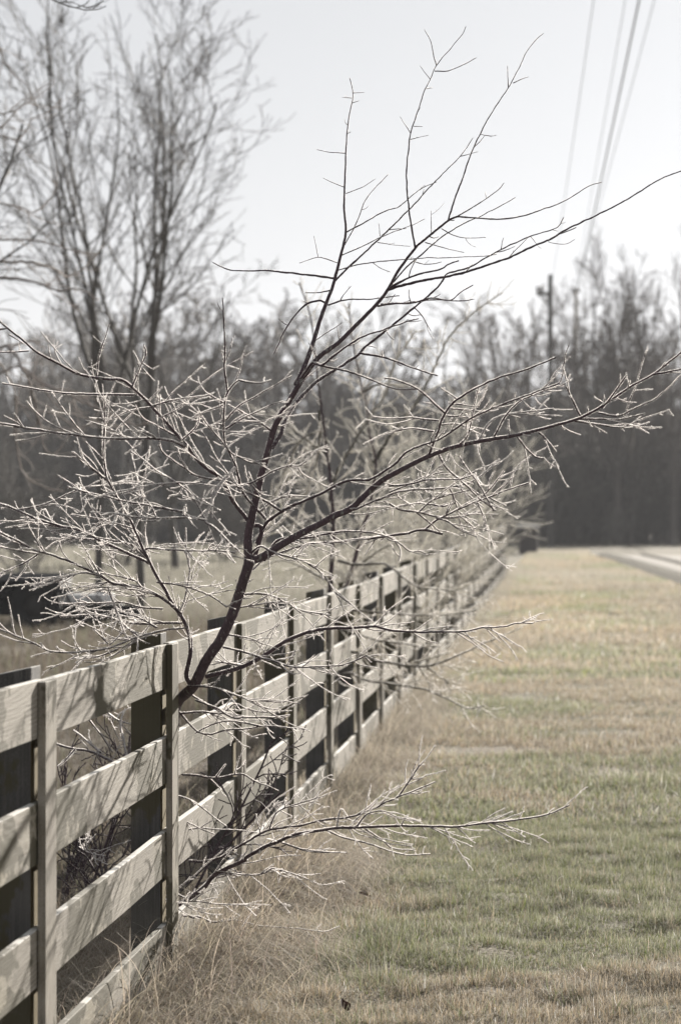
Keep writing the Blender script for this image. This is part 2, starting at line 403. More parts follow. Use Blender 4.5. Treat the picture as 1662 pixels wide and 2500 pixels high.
twig_m = twigmat('frosted_twig'); bark_m = twigmat('frosted_bark', bias=-.12, flecks=True)
def frost_of(r): return np.clip(1.0 - (r - .0014) / .0065, 0, 1) * .40 - .06
ROOT = P(405, 2362, 10.0); ROOT[2] = float(ground(ROOT[0], ROOT[1]))
tree = empty('leaning_sapling', ROOT, 'bare frosted sapling leaning out through the fence, nearest to us', 'tree')
T = Traced(8)
trunk = T.add('S 404,2375 412,2150 422,1900 F 70,1440 100,1330 190,1240 270,1080 360,950 430,800 480,660 510,560 550,440', 14.5, 12.5,
              zs=[10.0, 9.85, 9.68, 9.55, 9.46, 9.32, 9.27, 9.23, 9.2, 9.17, 9.13, 9.1], jig=.3)
limbA = T.add('F 540,470 O 610,1620 640,1450 690,1220 740,1000 800,800 850,600 930,430 1010,300 1100,150 D 720,720 850,620 960,510 1080,390 1160,290 1220,180 1290,80 1350,5 B 510,985 570,935 640,880 675,862', 11.5, 2.6, dz=-.15, jig=.3)
limbB = T.add('F 550,450 640,410 750,340 870,270 1000,205 1100,150 D 940,1670 1100,1520 1250,1430 1400,1355 E 412,1222 550,1190 700,1165 820,1140 950,1105 1050,1075 1150,1025 1250,955 1330,905 1430,850 1500,795 1568,740 S 1700,815', 10, 1.8, dz=-.35, jig=.3)
limbL = T.add('F 190,1250 H 1190,1440 1215,1300 1210,1180 1170,1080 1110,990 1060,900 1000,800 960,720 900,600 860,500 800,390 740,280 690,190 670,100 665,0 C 572,1000 575,830', 6, 1.6, dz=-.3, jig=.5)
limbU = T.add('D 580,890 640,760 690,620 740,460 800,300 840,170 880,10 B 235,925 228,830 230,740 235,610 240,530 250,450 262,400 263,370 250,310', 6.5, 1.0, dz=.4, jig=.4)
limbW = T.add('F 500,640 O 740,1570 640,1490 560,1390 460,1260 400,1130 340,1040 220,960 100,840 0,710 C 830,880 740,790 670,735 600,730 450,708 330,650 200,580 130,520 0,415 S -90,700', 6, 2.2, dz=-.5, jig=.5)
limbC = T.add('F 270,1180 400,1150 520,1110 650,1040 770,960 900,905 1030,875 1200,870 1350,860 V 200,560 320,590 500,605 700,605 900,600 1020,575 1180,565 1290,540 1415,540', 6, 1.5, dz=-.5, jig=.5)
limbG = T.add('S 425,2215 J 1200,770 1300,700 1380,610 1568,520 K 0,435 60,400 120,375 180,350 270,335 330,327 400,325 520,320 620,320 740,323 800,318 860,310 960,300 1080,280 1165,245', 6, 1.6, zs=[9.6, 9.5, 9.3, 9.1, 9.0, 8.95, 8.9], jig=.4)
limbs = [limbA, limbB, limbL, limbU, limbW, limbC, limbG]
nl = len(T.items)
TR = '''
2.9 1 -.3|B 510,985 495,900 480,790 475,700 480,620 492,530 515,460 545,370 570,315 595,260 640,205 690,145 712,105
2.7 .95 .3|B 640,880 665,800 700,705 735,605 775,520 820,440 880,350 920,275 950,210 985,165 1020,133
1.4|B 492,530 470,495 450,465
1.3|B 492,555 530,545 562,538
1.2|B 570,315 550,290 530,262
1.6|B 595,260 585,225 570,160 548,117
1.8|B 588,283 640,282 700,258 752,230
1.2|B 555,353 580,350
1.2|B 505,503 540,503
1.6|B 880,350 878,300 878,262
1.5|B 900,330 930,315 960,306
2|B 675,862 730,830 830,765 863,728
2.6 1.3 .5|B 675,862 760,868 850,872 950,855 1050,822 1120,790 1200,740 1250,725
1.6|B 615,910 660,935 720,947 790,945
1.6|B 550,965 620,985 705,1005
1.4|B 575,935 573,885 573,840
2.6 1.2 .4|B 410,1141 470,1070 540,1010 620,940 700,890 760,865 830,830 908,787
4.4 1.6 -.3|E 90,430 150,410 250,385 330,370 420,355 500,335 620,295 740,250 820,210 905,175 980,130 1060,90 1160,45 1250,0 B 1400,765 1480,715 1568,680 S 1740,385
4 1 .7|D 430,1290 480,1210 510,1120 560,1030 620,960 700,880 800,810 900,750 980,690 1045,627 E 100,620 200,540 346,412 B 640,1090 720,1065 830,1005 900,970 980,935 1075,905 1100,867
2.4|D 1160,285 1210,250 1340,190 1500,150 E 395,300 450,282
2 1 -.4|D 1100,385 1200,370 1320,365 1440,335 1568,345 E 460,440 522,405
2 1|E 60,500 150,495 240,487 330,478 460,483 522,475
1.6|B 1150,905 1040,955 1075,970 1115,970 1145,952
3 1.2 -.4|D 610,850 690,745 740,765 850,680 990,590 1150,530 1300,480 1360,465
2.2 1.2|D 740,765 900,800 1050,850 1200,910 1365,915
2.4 1.4|D 985,685 1150,715 1300,770 1480,830
1.4|D 1330,390 1380,440 1440,545
2.2 1.1|B 235,925 300,890 380,845 450,820 520,760 595,722
1.8 1|B 230,975 280,880 310,800 350,750 402,695
1.4|B 230,745 190,730 145,708
1.4|B 235,770 300,745 352,712
1.5|B 235,610 170,605 120,595
1.2|B 263,370 308,368
1.2|B 258,390 220,388
1.2|B 260,410 287,402
1.6|B 200,1045 125,1025 50,1048
1.2|B 125,1025 118,990 108,940
2.4 1.1 .3|B 188,1108 100,1095 0,1085 A 1450,1480 1270,1478 1165,1437
1.7|B 220,1015 290,985 360,950 420,925 500,895 547,872
2 1|B 205,1075 300,1050 440,1035 550,1027 660,1025 800,1018 835,1010
3.2 1.1 .5|B 195,1115 250,1060 330,985 400,920 480,840 560,755 640,670 700,610 740,548
1.2|B 370,940 365,890
1.3|B 360,965 430,975 490,980
1.3|B 690,622 760,605
2.2 1.2|D 780,375 740,350 650,370 580,440 510,540 470,630 440,690
1.8|D 785,380 900,345 1050,340 1240,320
1.5|D 800,285 720,300 640,300
3.4 1.5 -.4|F 590,330 660,190 O 800,1460 940,1360 1180,1250 1360,1170 1568,1070 D 1050,1490 1200,1400 1300,1310 1480,1240 E 412,1143 500,1080 650,1010 800,955 958,895
2.6 1.5 -.3|E 300,1260 340,1160 380,1050 440,980 540,920 650,870 800,825 935,766
2 1.3|E 380,1045 250,930 150,885 75,870
1.6|E 440,975 360,920
1.8|E 415,1025 520,1035 600,1040
1.5|E 440,1000 500,1010 555,1012
1.8|E 350,1085 200,1070 100,1075 20,1065
1.8|E 330,1140 200,1125 50,1165
1.6|E 390,1060 480,1068 550,1085
1.6|E 360,1105 430,1100 480,1115 550,1150
2 1.4|E 1060,1060 1020,980 990,912
2 1.3|E 1170,1020 1220,960 1290,862
1.6|E 1185,1000 1178,955
1.4|E 1300,920 1310,880
2.2|E 1430,852 1500,840 1568,825 S 1720,885
2 1.3|E 1150,1045 1250,1060 1340,1020 1430,980 1478,937
2 1.3|E 1040,1078 1150,1075 1250,1080 1385,1048
2 1.3|E 1030,1085 1150,1105 1280,1122 1350,1112 1405,1093
2 1.4|E 745,1165 790,1225 840,1268 880,1273
2|E 855,1145 900,1190 940,1240
1.4|E 965,1110 980,1132
1.6|E 705,1160 698,1080
2|E 630,1165 680,1070 730,1010 780,975 935,915
2|E 550,1185 600,1100 650,1065 700,1050 800,1040 925,1025
1.5|E 700,1055 760,1070
1.8|Q 600,990 660,930 690,830 720,680 760,490
2.4 1.3 .4|F 1000,205 Q 0,1425 150,1385 300,1375 500,1360 700,1310 850,1200 935,1120
2 1.2 -.3|Q 0,1345 120,1340 300,1300 450,1290 600,1290 720,1250
1.8 1.2|Q 0,1400 150,1340 300,1270 460,1225
1.9 1.2|Q 420,1080 480,1190 560,1260 660,1350 760,1450 905,1560
1.8 1.2|Q 590,1090 660,1200 750,1320 840,1470 890,1560
1.8|Q 510,1360 540,1430 570,1520 600,1640 640,1775
2 1.3|Q 300,1720 400,1640 560,1560 720,1490 850,1440 1000,1380 1190,1320
1.6|Q 790,1440 880,1340 975,1215
1.6|Q 920,1400 1000,1320 1070,1250
2.2 1.4|Q 0,1500 100,1550 250,1570 400,1610 520,1620 650,1600 760,1560
1.8|Q 0,1540 180,1500 330,1500 450,1520 560,1490
1.8|Q 250,1570 350,1480 480,1430 600,1400 720,1370
1.8|Q 230,1570 330,1650 440,1750
1.7|Q 400,1620 500,1650 600,1720 740,1775
1.6|Q 620,1620 740,1715
1.6|Q 570,1340 680,1430 800,1530
1.6|Q 600,1580 760,1590 925,1590
1.5|Q 740,1480 800,1600 845,1735
1.5|Q 850,1445 990,1515
2.6 1.5 .4|F 570,500 650,430 800,370 950,330 1100,320 1300,300 1450,280 1568,265 Q 170,1745 300,1720 450,1755
2.6 1.3 -.4|F 640,440 730,310 900,300 1100,260 1300,260 1450,300 1510,380 1495,440
1.7|F 1440,285 1500,330 1568,380 Q 250,1900 320,1930
2.2 1.3|F 560,390 620,350 700,390 850,430 950,480 1030,550 1090,640 1190,715
2.2 1.3|F 480,660 600,650 700,670 800,720 900,765 1060,785
2 1.1|F 370,905 550,940 640,975
1.7|F 450,745 640,715 740,700
2.2 1.2 .3|F 330,1085 450,1100 490,1110
2.2 1.2 -.5|F 380,995 500,1020 620,1060 700,1080 830,1120 1000,1115 1150,1105 1295,1045
2.2 1.2|F 150,1240 300,1250 430,1290 560,1330 770,1345
2 1.2|F 180,1300 280,1360 400,1420 560,1440 780,1440
2 1.2|N 260,100 380,240 440,280 520,290 640,260 780,250 900,230 1000,230 1260,255
1.8 1.2|N 400,280 520,220 640,190 760,200 900,230
2 1.1|N 290,130 450,120 600,130 700,60 780,90 900,120 1100,115
2 1.1|N 400,30 560,90 680,160 800,160 1000,160 1120,145
2.2 1.2|N 300,600 400,605 540,625 700,600 760,595 860,650 1035,720
1.6|N 560,615 630,520
1.4|N 700,600 715,520
1.6|N 510,630 590,710
1.8|N 90,750 240,760 330,780 420,830 520,910 640,1000
1.8|N 0,805 100,850 200,890 330,960 430,1010 545,1055
1.6|N 260,1050 400,1010 560,1020 720,1025 880,1045
2.8 1.5 -.2|N 350,1260 470,1265 600,1230 700,1170 800,1110 900,1050 980,1020 1100,1000 1200,990 1320,960 1420,940 1568,925 K 450,262 500,235 545,215 580,170 628,98
1.7|K 545,215 600,195 685,160
1.6|K 400,325 415,300 440,275 490,265 550,288 612,295
1.8|K 290,335 350,360 430,380 520,410 580,425 663,420
1.6|K 430,330 490,370 530,400 605,407
1.6|K 130,380 200,405 260,415 360,415
1.5|K 860,310 910,292 960,268
1.3|K 760,325 790,350
1.7|N 960,1030 1015,900 1100,850 1250,800 1390,760
1.4|N 1015,900 1020,830 1095,800
1.4|N 900,1050 870,960 865,900
1.6|N 1480,1000 1510,865 1560,920
1.7|N 560,1340 700,1360 850,1370 940,1350 980,1315 1080,1340 1240,1390
1.7|N 300,1680 430,1690 540,1730 700,1715 900,1760 1150,1775 1380,1800 1500,1760
1.6|N 40,1810 120,1720 250,1665 400,1700
1.5|N 0,1610 100,1575 250,1580 400,1570 560,1590 800,1600
1.5|N 220,1500 350,1540 470,1440 520,1440 570,1520
1.6|N 1040,1110 1200,1165 1350,1190 1560,1200
1.8 1.2|C 720,780 770,660 800,590 790,550
1.4|C 780,670 845,740
1.4|C 775,640 840,678
1.4|C 770,660 728,575
1.5|C 530,715 545,600 575,500 603,420
1.4|C 160,575 80,580 0,583 S -60,858
1.4|C 50,485 130,535
2 1.3|C 735,815 500,812 300,800 15,752
2.6 1.8 -.5|C 1010,1100 950,1070 850,1055 700,1055 570,1052 400,1035 200,1005 0,970 S -80,1020
2|C 580,1280 500,1210 400,1127
1.7|C 830,880 900,855 1000,835 1105,822
1.6|C 890,935 980,890 1050,835
1.5|C 800,860 890,770
1.7|C 740,870 780,940 870,990 960,1040
1.6|C 850,880 720,900 620,945
1.6|C 1000,1060 1080,980 1090,930
2.6 1.6 -.4|O 790,1450 680,1330 570,1200 530,1080 490,920 440,820 390,700 375,600 380,450 390,330 410,240 470,150 520,110
2 1.2|O 415,230 400,120 385,0 C 1230,560 1218,285
2|O 520,110 640,135 740,135 830,110
2.2|O 840,600 700,500 560,420 415,345
1.7|O 400,490 520,360 640,290 780,210 900,140 1030,70
1.7|O 400,575 550,480 700,410 850,340 950,310
1.6|O 385,330 225,240 150,150 130,70
1.6|O 370,350 270,385 100,450
1.6|O 120,370 220,530 330,660 440,800
1.8|O 450,810 530,850 640,900 780,910
1.6|O 390,660 470,630 580,635
1.5|O 385,540 300,530 230,560
3 1.6 -.5|O 460,1700 300,1530 200,1450 250,1300 330,1140 410,1030 490,950
2.4 1.4|O 200,1450 100,1430 0,1400 H 1180,395 1000,360 800,325 700,300 550,265 430,230
2.4 1.4|O 940,1370 780,1270 600,1180 430,1090 300,1060 130,1030 0,950 C 900,1140 870,1090
2 1.2|O 540,1120 650,1090 760,1030 870,970 1000,930 1100,930 1170,885
1.5|O 1090,950 1120,1000 1155,1065
2.2 1.4|O 720,1370 830,1280 950,1230 1080,1220 1200,1230
1.8|O 640,1110 740,1200 860,1230
1.6|O 840,600 760,600
2.4 1.4|H 1000,1130 880,1060
3 1.8 -.4|H 1160,1050 1100,990 1000,920 880,870 730,850 650,800 500,730 400,690 300,655 230,640 120,580 0,520 S -60,1265
1.8|H 250,660 130,640 0,615 S -60,1325
1.6|H 240,665 150,720 0,785
3 1.8 .4|H 960,720 850,670 700,600 560,530 480,500 400,485 250,440 130,390 50,355 0,340 S -70,1210
1.8|H 110,380 280,345 450,270 560,230 690,225
1.7|H 410,490 290,470 125,450
1.6|H 600,570 450,550 295,505
1.3|H 540,515 525,465
2|H 620,555 800,590 900,640 960,720
2 1.3|H 1320,445 1200,430 1000,432 860,425 720,400 650,415
1.6|H 450,410 600,430 720,460 860,500
2 1.3|H 1500,650 1400,640 1250,640 1100,635 960,625 830,640
2 1.3|H 1140,1040 1175,960 1200,850 1210,760 1190,650 1185,490
2.2 1.3|H 1160,1100 1040,1100 900,1105 780,1090 660,1055 550,1050 385,1060
1.8|H 1040,1010 900,1000 780,970 600,975 375,980
1.7|H 1000,920 850,885 650,888
1.8|H 900,870 860,830 720,795 640,780
2 1.3|H 880,1180 780,1100 730,990 690,870
1.6|H 650,800 540,780 400,810 275,830
1.4|H 400,820 290,860
1.4|H 540,780 640,800
2 1.4 -.5|H 1190,1130 1030,1150 850,1200 700,1260 560,1280 430,1290 310,1275 230,1235 120,1190 0,1140 S -50,1525
1.6|H 750,1270 600,1320 450,1325
1.6|H 690,1230 640,1180 600,1145
1.4|H 790,1160 700,1240
1.7|H 860,500 910,330 860,110 840,20
1.7|H 740,280 860,245 960,140 1080,90
1.8|H 1310,440 1220,280 1120,200 1000,130 920,60 830,0
1.6|H 1130,205 980,220 840,245 720,270 550,320
1.6|H 1400,230 1250,210 1130,205
2 1.2|H 1450,1000 1350,930 1250,890 1150,860 1000,840
1.6|H 690,190 560,100 460,10
3.2 1.8 .5|I 890,1020 740,950 680,920 600,880 480,860 370,830 250,800
2.4 1.3|I 640,880 560,810 470,740
2.2 1.3|I 810,910 790,800 770,690 800,600
1.8|I 690,630 730,660 770,690
1.8|I 560,660 640,760 720,880
1.6|I 480,860 420,930 370,970
1.5|J 510,440 580,480 670,497
1.4|J 900,830 980,790 1080,790 1200,800
'''
for ln in TR.strip().split('\n'):
    h, body = ln.split('|'); f = [float(x) for x in h.split()]
    if body.startswith('I '): T.add(body, f[0], f[1] if len(f) > 1 else None, z0=10.0, dz=.3)
    elif body.startswith('J '): T.add(body, f[0], None, z0=9.6, dz=-.3)
    else: T.add(body, f[0], f[1] if len(f) > 1 else None, dz=f[2] if len(f) > 2 else None)
def part(name, parts, mat, parent, base, froster=frost_of, smooth=True):
    v, q, r = merge(parts); f = froster(r)
    if froster is frost_of: f = f - .30 * np.clip((v[:, 2] - 1.78) / .22, 0, 1)      # the high shoots carry hardly any frost
    return mk(name, v, q, mat, parent, {'frost': f}, smooth, base)
part('trunk', [tube(*single(*trunk), 10, rng, .05)], bark_m, tree, ROOT)
for l in limbs: part('limb', [tube(*single(*l), 8, rng, .06)], bark_m, tree, ROOT)
cr = [tube(*single(w3, rd), 5, rng, .22) for w3, rd, r0 in T.items[nl:]]
for k, (w3, rd, r0) in enumerate(T.items):
    L = np.sum(np.linalg.norm(np.diff(w3, axis=0), axis=1))
    pix = np.mean(w3[:, 2])
    skyward = np.clip((pix - 1.95) / .2, 0, 1)            # the shoots against the sky carry far fewer spurs
    dens = (8 if r0 < 4 else 8) * (1 - .7 * skyward)
    if k == 0: dens = 7
    for p, rr in twigs(rng, w3, rd, int(L * dens + rng.random()), .02, .13 if r0 < 3 else .17, .0017, 1, tmin=.12 if k else .5):
        cr.append(tube(p, rr, 4, rng, .25))
# the thicket of fine twigs in the heart of the sapling
heart = [it for it in T.items if it[2] < 8 and np.mean(it[0][:, 2]) < 1.75 and (np.mean(it[0][:, 2]) > .82 or rng.random() < .22)]
for w3, rd, r0 in heart:
    L = np.sum(np.linalg.norm(np.diff(w3, axis=0), axis=1))
    for p, rr in twigs(rng, w3, rd, int(L * (15 if np.mean(w3[:, 0]) < -.75 else 10) * (1.0 + 1.0 * np.clip((1.45 - np.mean(w3[:, 2])) / .2, 0, 1)) + rng.random()), .08, .36, .0016, 3, up=.14, N=10, ang=(.3, .95)): cr.append(tube(p, rr, 4, rng, .25))
part('crown', cr, twig_m, tree, ROOT)
HI = .88
def spikes(name, parts, mat, parent, base, per, ln, wd, rmax, rs):
    "needles of hoarfrost standing on every twig, thicker on the upper and sunward sides"
    V, Q = [], []
    for v, q, r in parts:
        c = v[q]; e = np.linalg.norm(c[:, 0] - c[:, 3], axis=1); rr = r[q].mean(1)
        lam = e * per / 4 * np.where(rr < rmax, 1.0, .35) * (1 - HI * np.clip((c[:, :, 2].mean(1) - 1.78) / .22, 0, 1))
        k = rs.poisson(lam); f = np.repeat(np.arange(len(q)), k)
        if not len(f): continue
        cc = c[f]; a, b = rs.random((2, len(f), 1))
        p = cc[:, 0] * (1 - a) * (1 - b) + cc[:, 1] * a * (1 - b) + cc[:, 2] * a * b + cc[:, 3] * (1 - a) * b
        nrm = np.cross(cc[:, 1] - cc[:, 0], cc[:, 3] - cc[:, 0]); nrm /= np.linalg.norm(nrm, axis=1, keepdims=True) + 1e-12
        ctr = cc.mean(1); 
        keepm = (nrm @ np.array([.30, .62, .72])) * SGN > rs.uniform(-.55, .55, len(f)); p, nrm, cc = p[keepm], nrm[keepm] * SGN, cc[keepm]
        n_ = len(p); d = nrm + rs.normal(0, .45, (n_, 3)); d /= np.linalg.norm(d, axis=1, keepdims=True)
        L = rs.uniform(.35, 1, (n_, 1)) * ln; w_ = np.cross(d, rs.normal(size=(n_, 3))); w_ /= np.linalg.norm(w_, axis=1, keepdims=True) + 1e-12
        V.append(np.stack([p - w_ * wd, p + w_ * wd, p + d * L + w_ * wd * .3, p + d * L - w_ * wd * .3], 1).reshape(-1, 3))
    v = np.concatenate(V); return mk(name, v, np.arange(len(v)).reshape(-1, 4), mat, parent, None, False, base)
_v, _q, _r = tube(np.array([[[0, 0, 0], [0, 1., 0], [0, 2., 0]]]), np.full((1, 3), .1), 4)
_n = np.cross(_v[_q[0][1]] - _v[_q[0][0]], _v[_q[0][3]] - _v[_q[0][0]]); SGN = 1.0 if _n @ (_v[_q[0]].mean(0) * [1, 0, 1]) > 0 else -1.0
n = NT('hoarfrost'); fc = (.87, .84, .82)
frost_m = n.fin(n.n('ShaderNodeMixShader', {0: .72, 1: n.bsdf(fc, .5, .4), 2: n.n('ShaderNodeBsdfTranslucent', {0: fc})}))
spikes('hoarfrost', cr + [tube(*single(*l), 8) for l in limbs], frost_m, tree, ROOT, 9000, .0030, .00050, .0060, np.random.default_rng(3))

# ------------------------------------------------------------------ grown trees
def grow(rng, start, d, L, r0, r1, N, wob, trop):
    M = len(start); p = np.zeros((M, N, 3)); p[:, 0] = start; d = d.copy()
    for k in range(1, N):
        d = d + rng.normal(0, wob, (M, 3)) + np.array([0, 0, trop]); d /= np.linalg.norm(d, axis=1, keepdims=True)
        p[:, k] = p[:, k - 1] + d * (L / (N - 1))[:, None]
    return p, r0[:, None] + (r1 - r0)[:, None] * np.linspace(0, 1, N)[None]
def children(rng, p, r, per, tmin, ang, lf, rf, N, wob, trop, tip=.35):
    M, n0, _ = p.shape
    b = np.repeat(np.arange(M), per); m = len(b); t = tmin + (1 - tmin) * (np.tile(np.arange(per), M) + rng.random(m)) / per
    f = t * (n0 - 1); i = np.clip(f.astype(int), 0, n0 - 2); fr = (f - i)[:, None]
    st = p[b, i] * (1 - fr) + p[b, i + 1] * fr; tg = p[b, i + 1] - p[b, i]; tg /= np.linalg.norm(tg, axis=1, keepdims=True)
    rd = rng.normal(size=(m, 3)); rd -= (rd * tg).sum(1, keepdims=True) * tg; rd /= np.linalg.norm(rd, axis=1, keepdims=True)
    a = rng.uniform(*ang, (m, 1)); d = tg * np.cos(a) + rd * np.sin(a)
    PL = np.linalg.norm(np.diff(p, axis=1), axis=2).sum(1)[b]
    L = PL * rng.uniform(*lf, m) * (1.15 - .55 * t)
    pr = r[b, i] * (1 - fr[:, 0]) + r[b, i + 1] * fr[:, 0]
    rr = np.maximum(pr * rf, .0025)
    return grow(rng, st, d, L, rr, np.maximum(rr * tip, .002), N, wob, trop)
def tree_geo(seed, H, r0, stem=.3, limbs=5, spread=(.25, .75), per=(7, 7, 6), trop=.07, lean=(0, 0), minr=.004):
    rg = np.random.default_rng(seed)
    d = np.array([[lean[0], lean[1], 1.0]]); d /= np.linalg.norm(d)
    lv = [grow(rg, np.array([[0, 0, -.1]]), d, np.array([H * stem]), np.array([r0]), np.array([r0 * .8]), 7, .05, .02)]
    p, r = lv[0]
    # limbs from the top of the stem
    m = limbs; az = np.arange(m) * 2.4 + rg.random(m); a = rg.uniform(*spread, m)
    dd = np.stack([np.cos(az) * np.sin(a), np.sin(az) * np.sin(a), np.cos(a)], -1)
    st = p[0, -1] - (p[0, -1] - p[0, -3]) * rg.random((m, 1)) * .9
    lv.append(grow(rg, st, dd, H * (1 - stem) * rg.uniform(.75, 1.08, m), np.full(m, r0 * .6), np.full(m, r0 * .16), 9, .1, trop))
    for k, pr in enumerate(per):
        lv.append(children(rg, *lv[-1], pr, (.15, .12, .1)[min(k, 2)], (.35, .95), (.32, .6), .6, (7, 5, 4)[min(k, 2)], .14, trop * .8))
    return [(p, np.maximum(r, minr)) for p, r in lv]
def grown(name, lv, loc, label, mat_t, mat_c, cat='tree', group=None, rot=0, fr=.3, sides=(8, 6, 4, 3, 3)):
    o = empty(name, loc, label, cat, group); o.rotation_euler = (0, 0, rot)
    fz = lambda r: np.clip(1 - (r - .003) / .05, 0, 1) * fr
    part('trunk', [tube(p, r, sides[k]) for k, (p, r) in enumerate(lv[:2])], mat_t, o, None, fz)
    part('crown', [tube(p, r, sides[min(k + 2, 4)]) for k, (p, r) in enumerate(lv[2:])], mat_c, o, None, fz)
    return o
far_bark = twigmat('far_bark', bark=(.115, .103, .092), frost=(.48, .45, .41), bias=.0, trans=.2, nscale=40)
mid_bark = twigmat('mid_bark', bark=(.085, .078, .070), frost=(.58, .56, .53), bias=-.05, trans=.25, nscale=60)
pale_bark = twigmat('pale_frosted_twig', bark=(.15, .14, .125), frost=(.82, .80, .75), bias=.1, trans=.45, nscale=120)

def at(px, Z, dy=0.0):
    p = P(px, 1290, Z); p[2] = float(ground(p[0], p[1])) + dy; return p
# two tall bare trees in the pasture
grown('bare_tree', tree_geo(21, 8.6, .052, .36, 5, (.15, .55), (7, 6, 5), .08, minr=.0040), at(246, 38), 'tall bare tree in the pasture behind the trailer, the thinner trunked of the pair', mid_bark, mid_bark, rot=1.0)
grown('bare_tree', tree_geo(37, 8.5, .055, .40, 5, (.12, .42), (7, 6, 5), .085, minr=.0040), at(345, 39.5), 'tall bare tree in the pasture, the spreading right hand one of the pair', mid_bark, mid_bark, rot=2.2)
# diagonal-limbed tree farther back
grown('bare_tree', tree_geo(8, 7.0, .085, .25, 5, (.3, .8), (6, 6, 5), .04, minr=.006), at(430, 62), 'broad bare tree with limbs slanting to the right behind the sapling', mid_bark, mid_bark, rot=.4)
# tree at the frame's left edge with low arching boughs
et = at(-330, 24)
o = grown('bare_tree', tree_geo(57, 6.2, .06, .35, 4, (.1, .35), (6, 6, 5), .05, minr=.0028), et, 'nearer bare tree at the left edge with low arching frosted boughs', mid_bark, mid_bark, rot=.2, fr=.25)
T2 = Traced(5)
for ln in '''
3.2 1.5|C -120,640 0,560 60,560 150,700 300,780 450,850 600,920 740,980 800,960
2.6 1.3|C 150,700 200,880 220,980 350,1010 500,970 570,880
2.4 1.2|C 200,900 230,1020 240,1100 290,1140 340,1100
2.6 1.3|C -60,620 0,640 80,800 90,1050 120,1220 200,1300 340,1344
2.4 1.2|C 0,700 100,660 200,720 320,880 520,960 650,1000
2.2 1.1|C 300,780 420,800 520,880 640,930
2 1|C 60,560 160,520 240,560 200,640 180,760
2 1|C 100,860 180,900 300,920 420,1000 460,1060
4 1.6|A -120,690 0,700 80,620 150,545 220,490 290,440
3.4 1.4|A -80,560 0,620 60,610 110,590 200,530 300,460
3.2 1.4|A -60,760 0,740 110,760 180,650 270,610 335,540
3.4 1.4|A -90,180 0,270 30,340 90,420 140,450 165,500 170,560
4.4 1.8|A -160,1300 0,1310 150,1310 270,1330 400,1370 520,1390
4.6 2|C -120,80 0,90 180,95 300,130 370,170 480,100 560,0
4 1.6|C -120,170 0,175 160,190 300,240 430,240 540,290
3 1.2|A 0,1110 130,1140 180,1160 260,1100 310,1020 310,880'''.strip().split('\n'):
    h, b = ln.split('|'); f = [float(x) for x in h.split()]; T2.add(b, f[0], f[1], z0=23.0, dz=rng.uniform(-1.2, 1.2), jig=1.5)
cr = [tube(*single(w3, rd), 5, rng, .15) for w3, rd, _ in T2.items]
for w3, rd, r0 in T2.items:
    L = np.sum(np.linalg.norm(np.diff(w3, axis=0), axis=1))
    for p, rr in twigs(rng, w3, rd, int(L * 9), .12, .6, .0035, 3, up=-.05, N=8): cr.append(tube(p, rr, 4, rng, .15))
bo = part('crown', cr, twigmat('drooping_twig', bark=(.11, .092, .082), frost=(.66, .60, .55), bias=.0, trans=.35, nscale=120), None, et, lambda r: np.clip(1 - (r - .003) / .02, 0, 1) * .6); bo.parent = o; bo.rotation_euler = (0, 0, -.2)
# overhanging twig at the top of the frame, hanging from a tree out of the picture
T3 = Traced(5)
T3.add('A 180,-120 260,-20 330,15 400,40 470,55 540,50 580,35', 3.2, 1.4, z0=15.5, dz=-.4)
for b in ('A 420,42 470,22 500,-15', 'A 470,45 540,20 560,-10', 'A 510,48 560,10 575,-20', 'A 330,15 380,10 440,30', 'A 180,-120 60,-300 -150,-420'): T3.add(b, 1.9, 1)
cr = [tube(*single(w3, rd), 5, rng, .15) for w3, rd, _ in T3.items]
for w3, rd, r0 in T3.items[:5]:
    for p, rr in twigs(rng, w3, rd, 3, .04, .12, .002, 1): cr.append(tube(p, rr, 4))
v, q, r = merge(cr); o = mk('overhanging_bough', v, q, mid_bark, None, {'frost': r * 0 + .1}, True)
tag(o, 'dark bare bough hanging into the top left corner', 'bough')

# second sapling through the fence further on
SR = P(764, 1850, 17.4); SR[2] = float(ground(SR[0], SR[1]))
s2 = empty('frosted_sapling', SR, 'second bare sapling against the fence, two thin trunks behind the leaning one', 'tree')
T4 = Traced(6)
T4.add('S 762,1900 764,1830 783,1660 798,1544', 9, 8, z0=17.5, dz=-.15, jig=.4)
T4.add('S 798,1544 802,1498 808,1400 814,1300 808,1180 798,1105 791,1040 783,983 775,918 764,814 753,753 730,690', 7, 1.8, dz=-.3, jig=.5)
T4.add('S 794,1560 832,1498 845,1430 859,1391 880,1310 901,1238 917,1136 902,1059 894,983 883,944 860,830 850,740', 6.5, 1.8, dz=.4, jig=.5)
T4.add('S 805,1220 818,1166 852,1101 902,1017 940,964 967,879 1017,807', 4, 1.6, dz=.5)
T4.add('S 912,1130 963,1048 1009,994 1043,933 1074,868 1100,818 1160,760 1225,715', 4, 1.5, dz=.7)
T4.add('V -150,560 0,450 200,455 400,470 550,480 700,475 850,460 980,440', 3.4, 1.4, z0=17.2, dz=-.7)
T4.add('V -160,900 0,760 200,820 400,855 580,870 700,840 850,780 1000,710 1195,625', 3.6, 1.4, z0=17.2, dz=-1.2)
T4.add('V 500,835 650,800 780,760', 2.4, 1.2)
T4.add('V 600,870 740,970 840,1005', 2.2, 1.2)
T4.add('V 540,870 620,1000 660,1060', 2.2, 1.2)
T4.add('V -170,1000 0,920 120,970 300,1000 450,1020 600,1050 720,1100 850,1160 930,1190 1040,1165', 3.2, 1.3, z0=17.2, dz=-1.3)
T4.add('V 300,1000 450,995 560,970', 2, 1.1)
T4.add('V 740,970 790,1075', 2, 1.1)
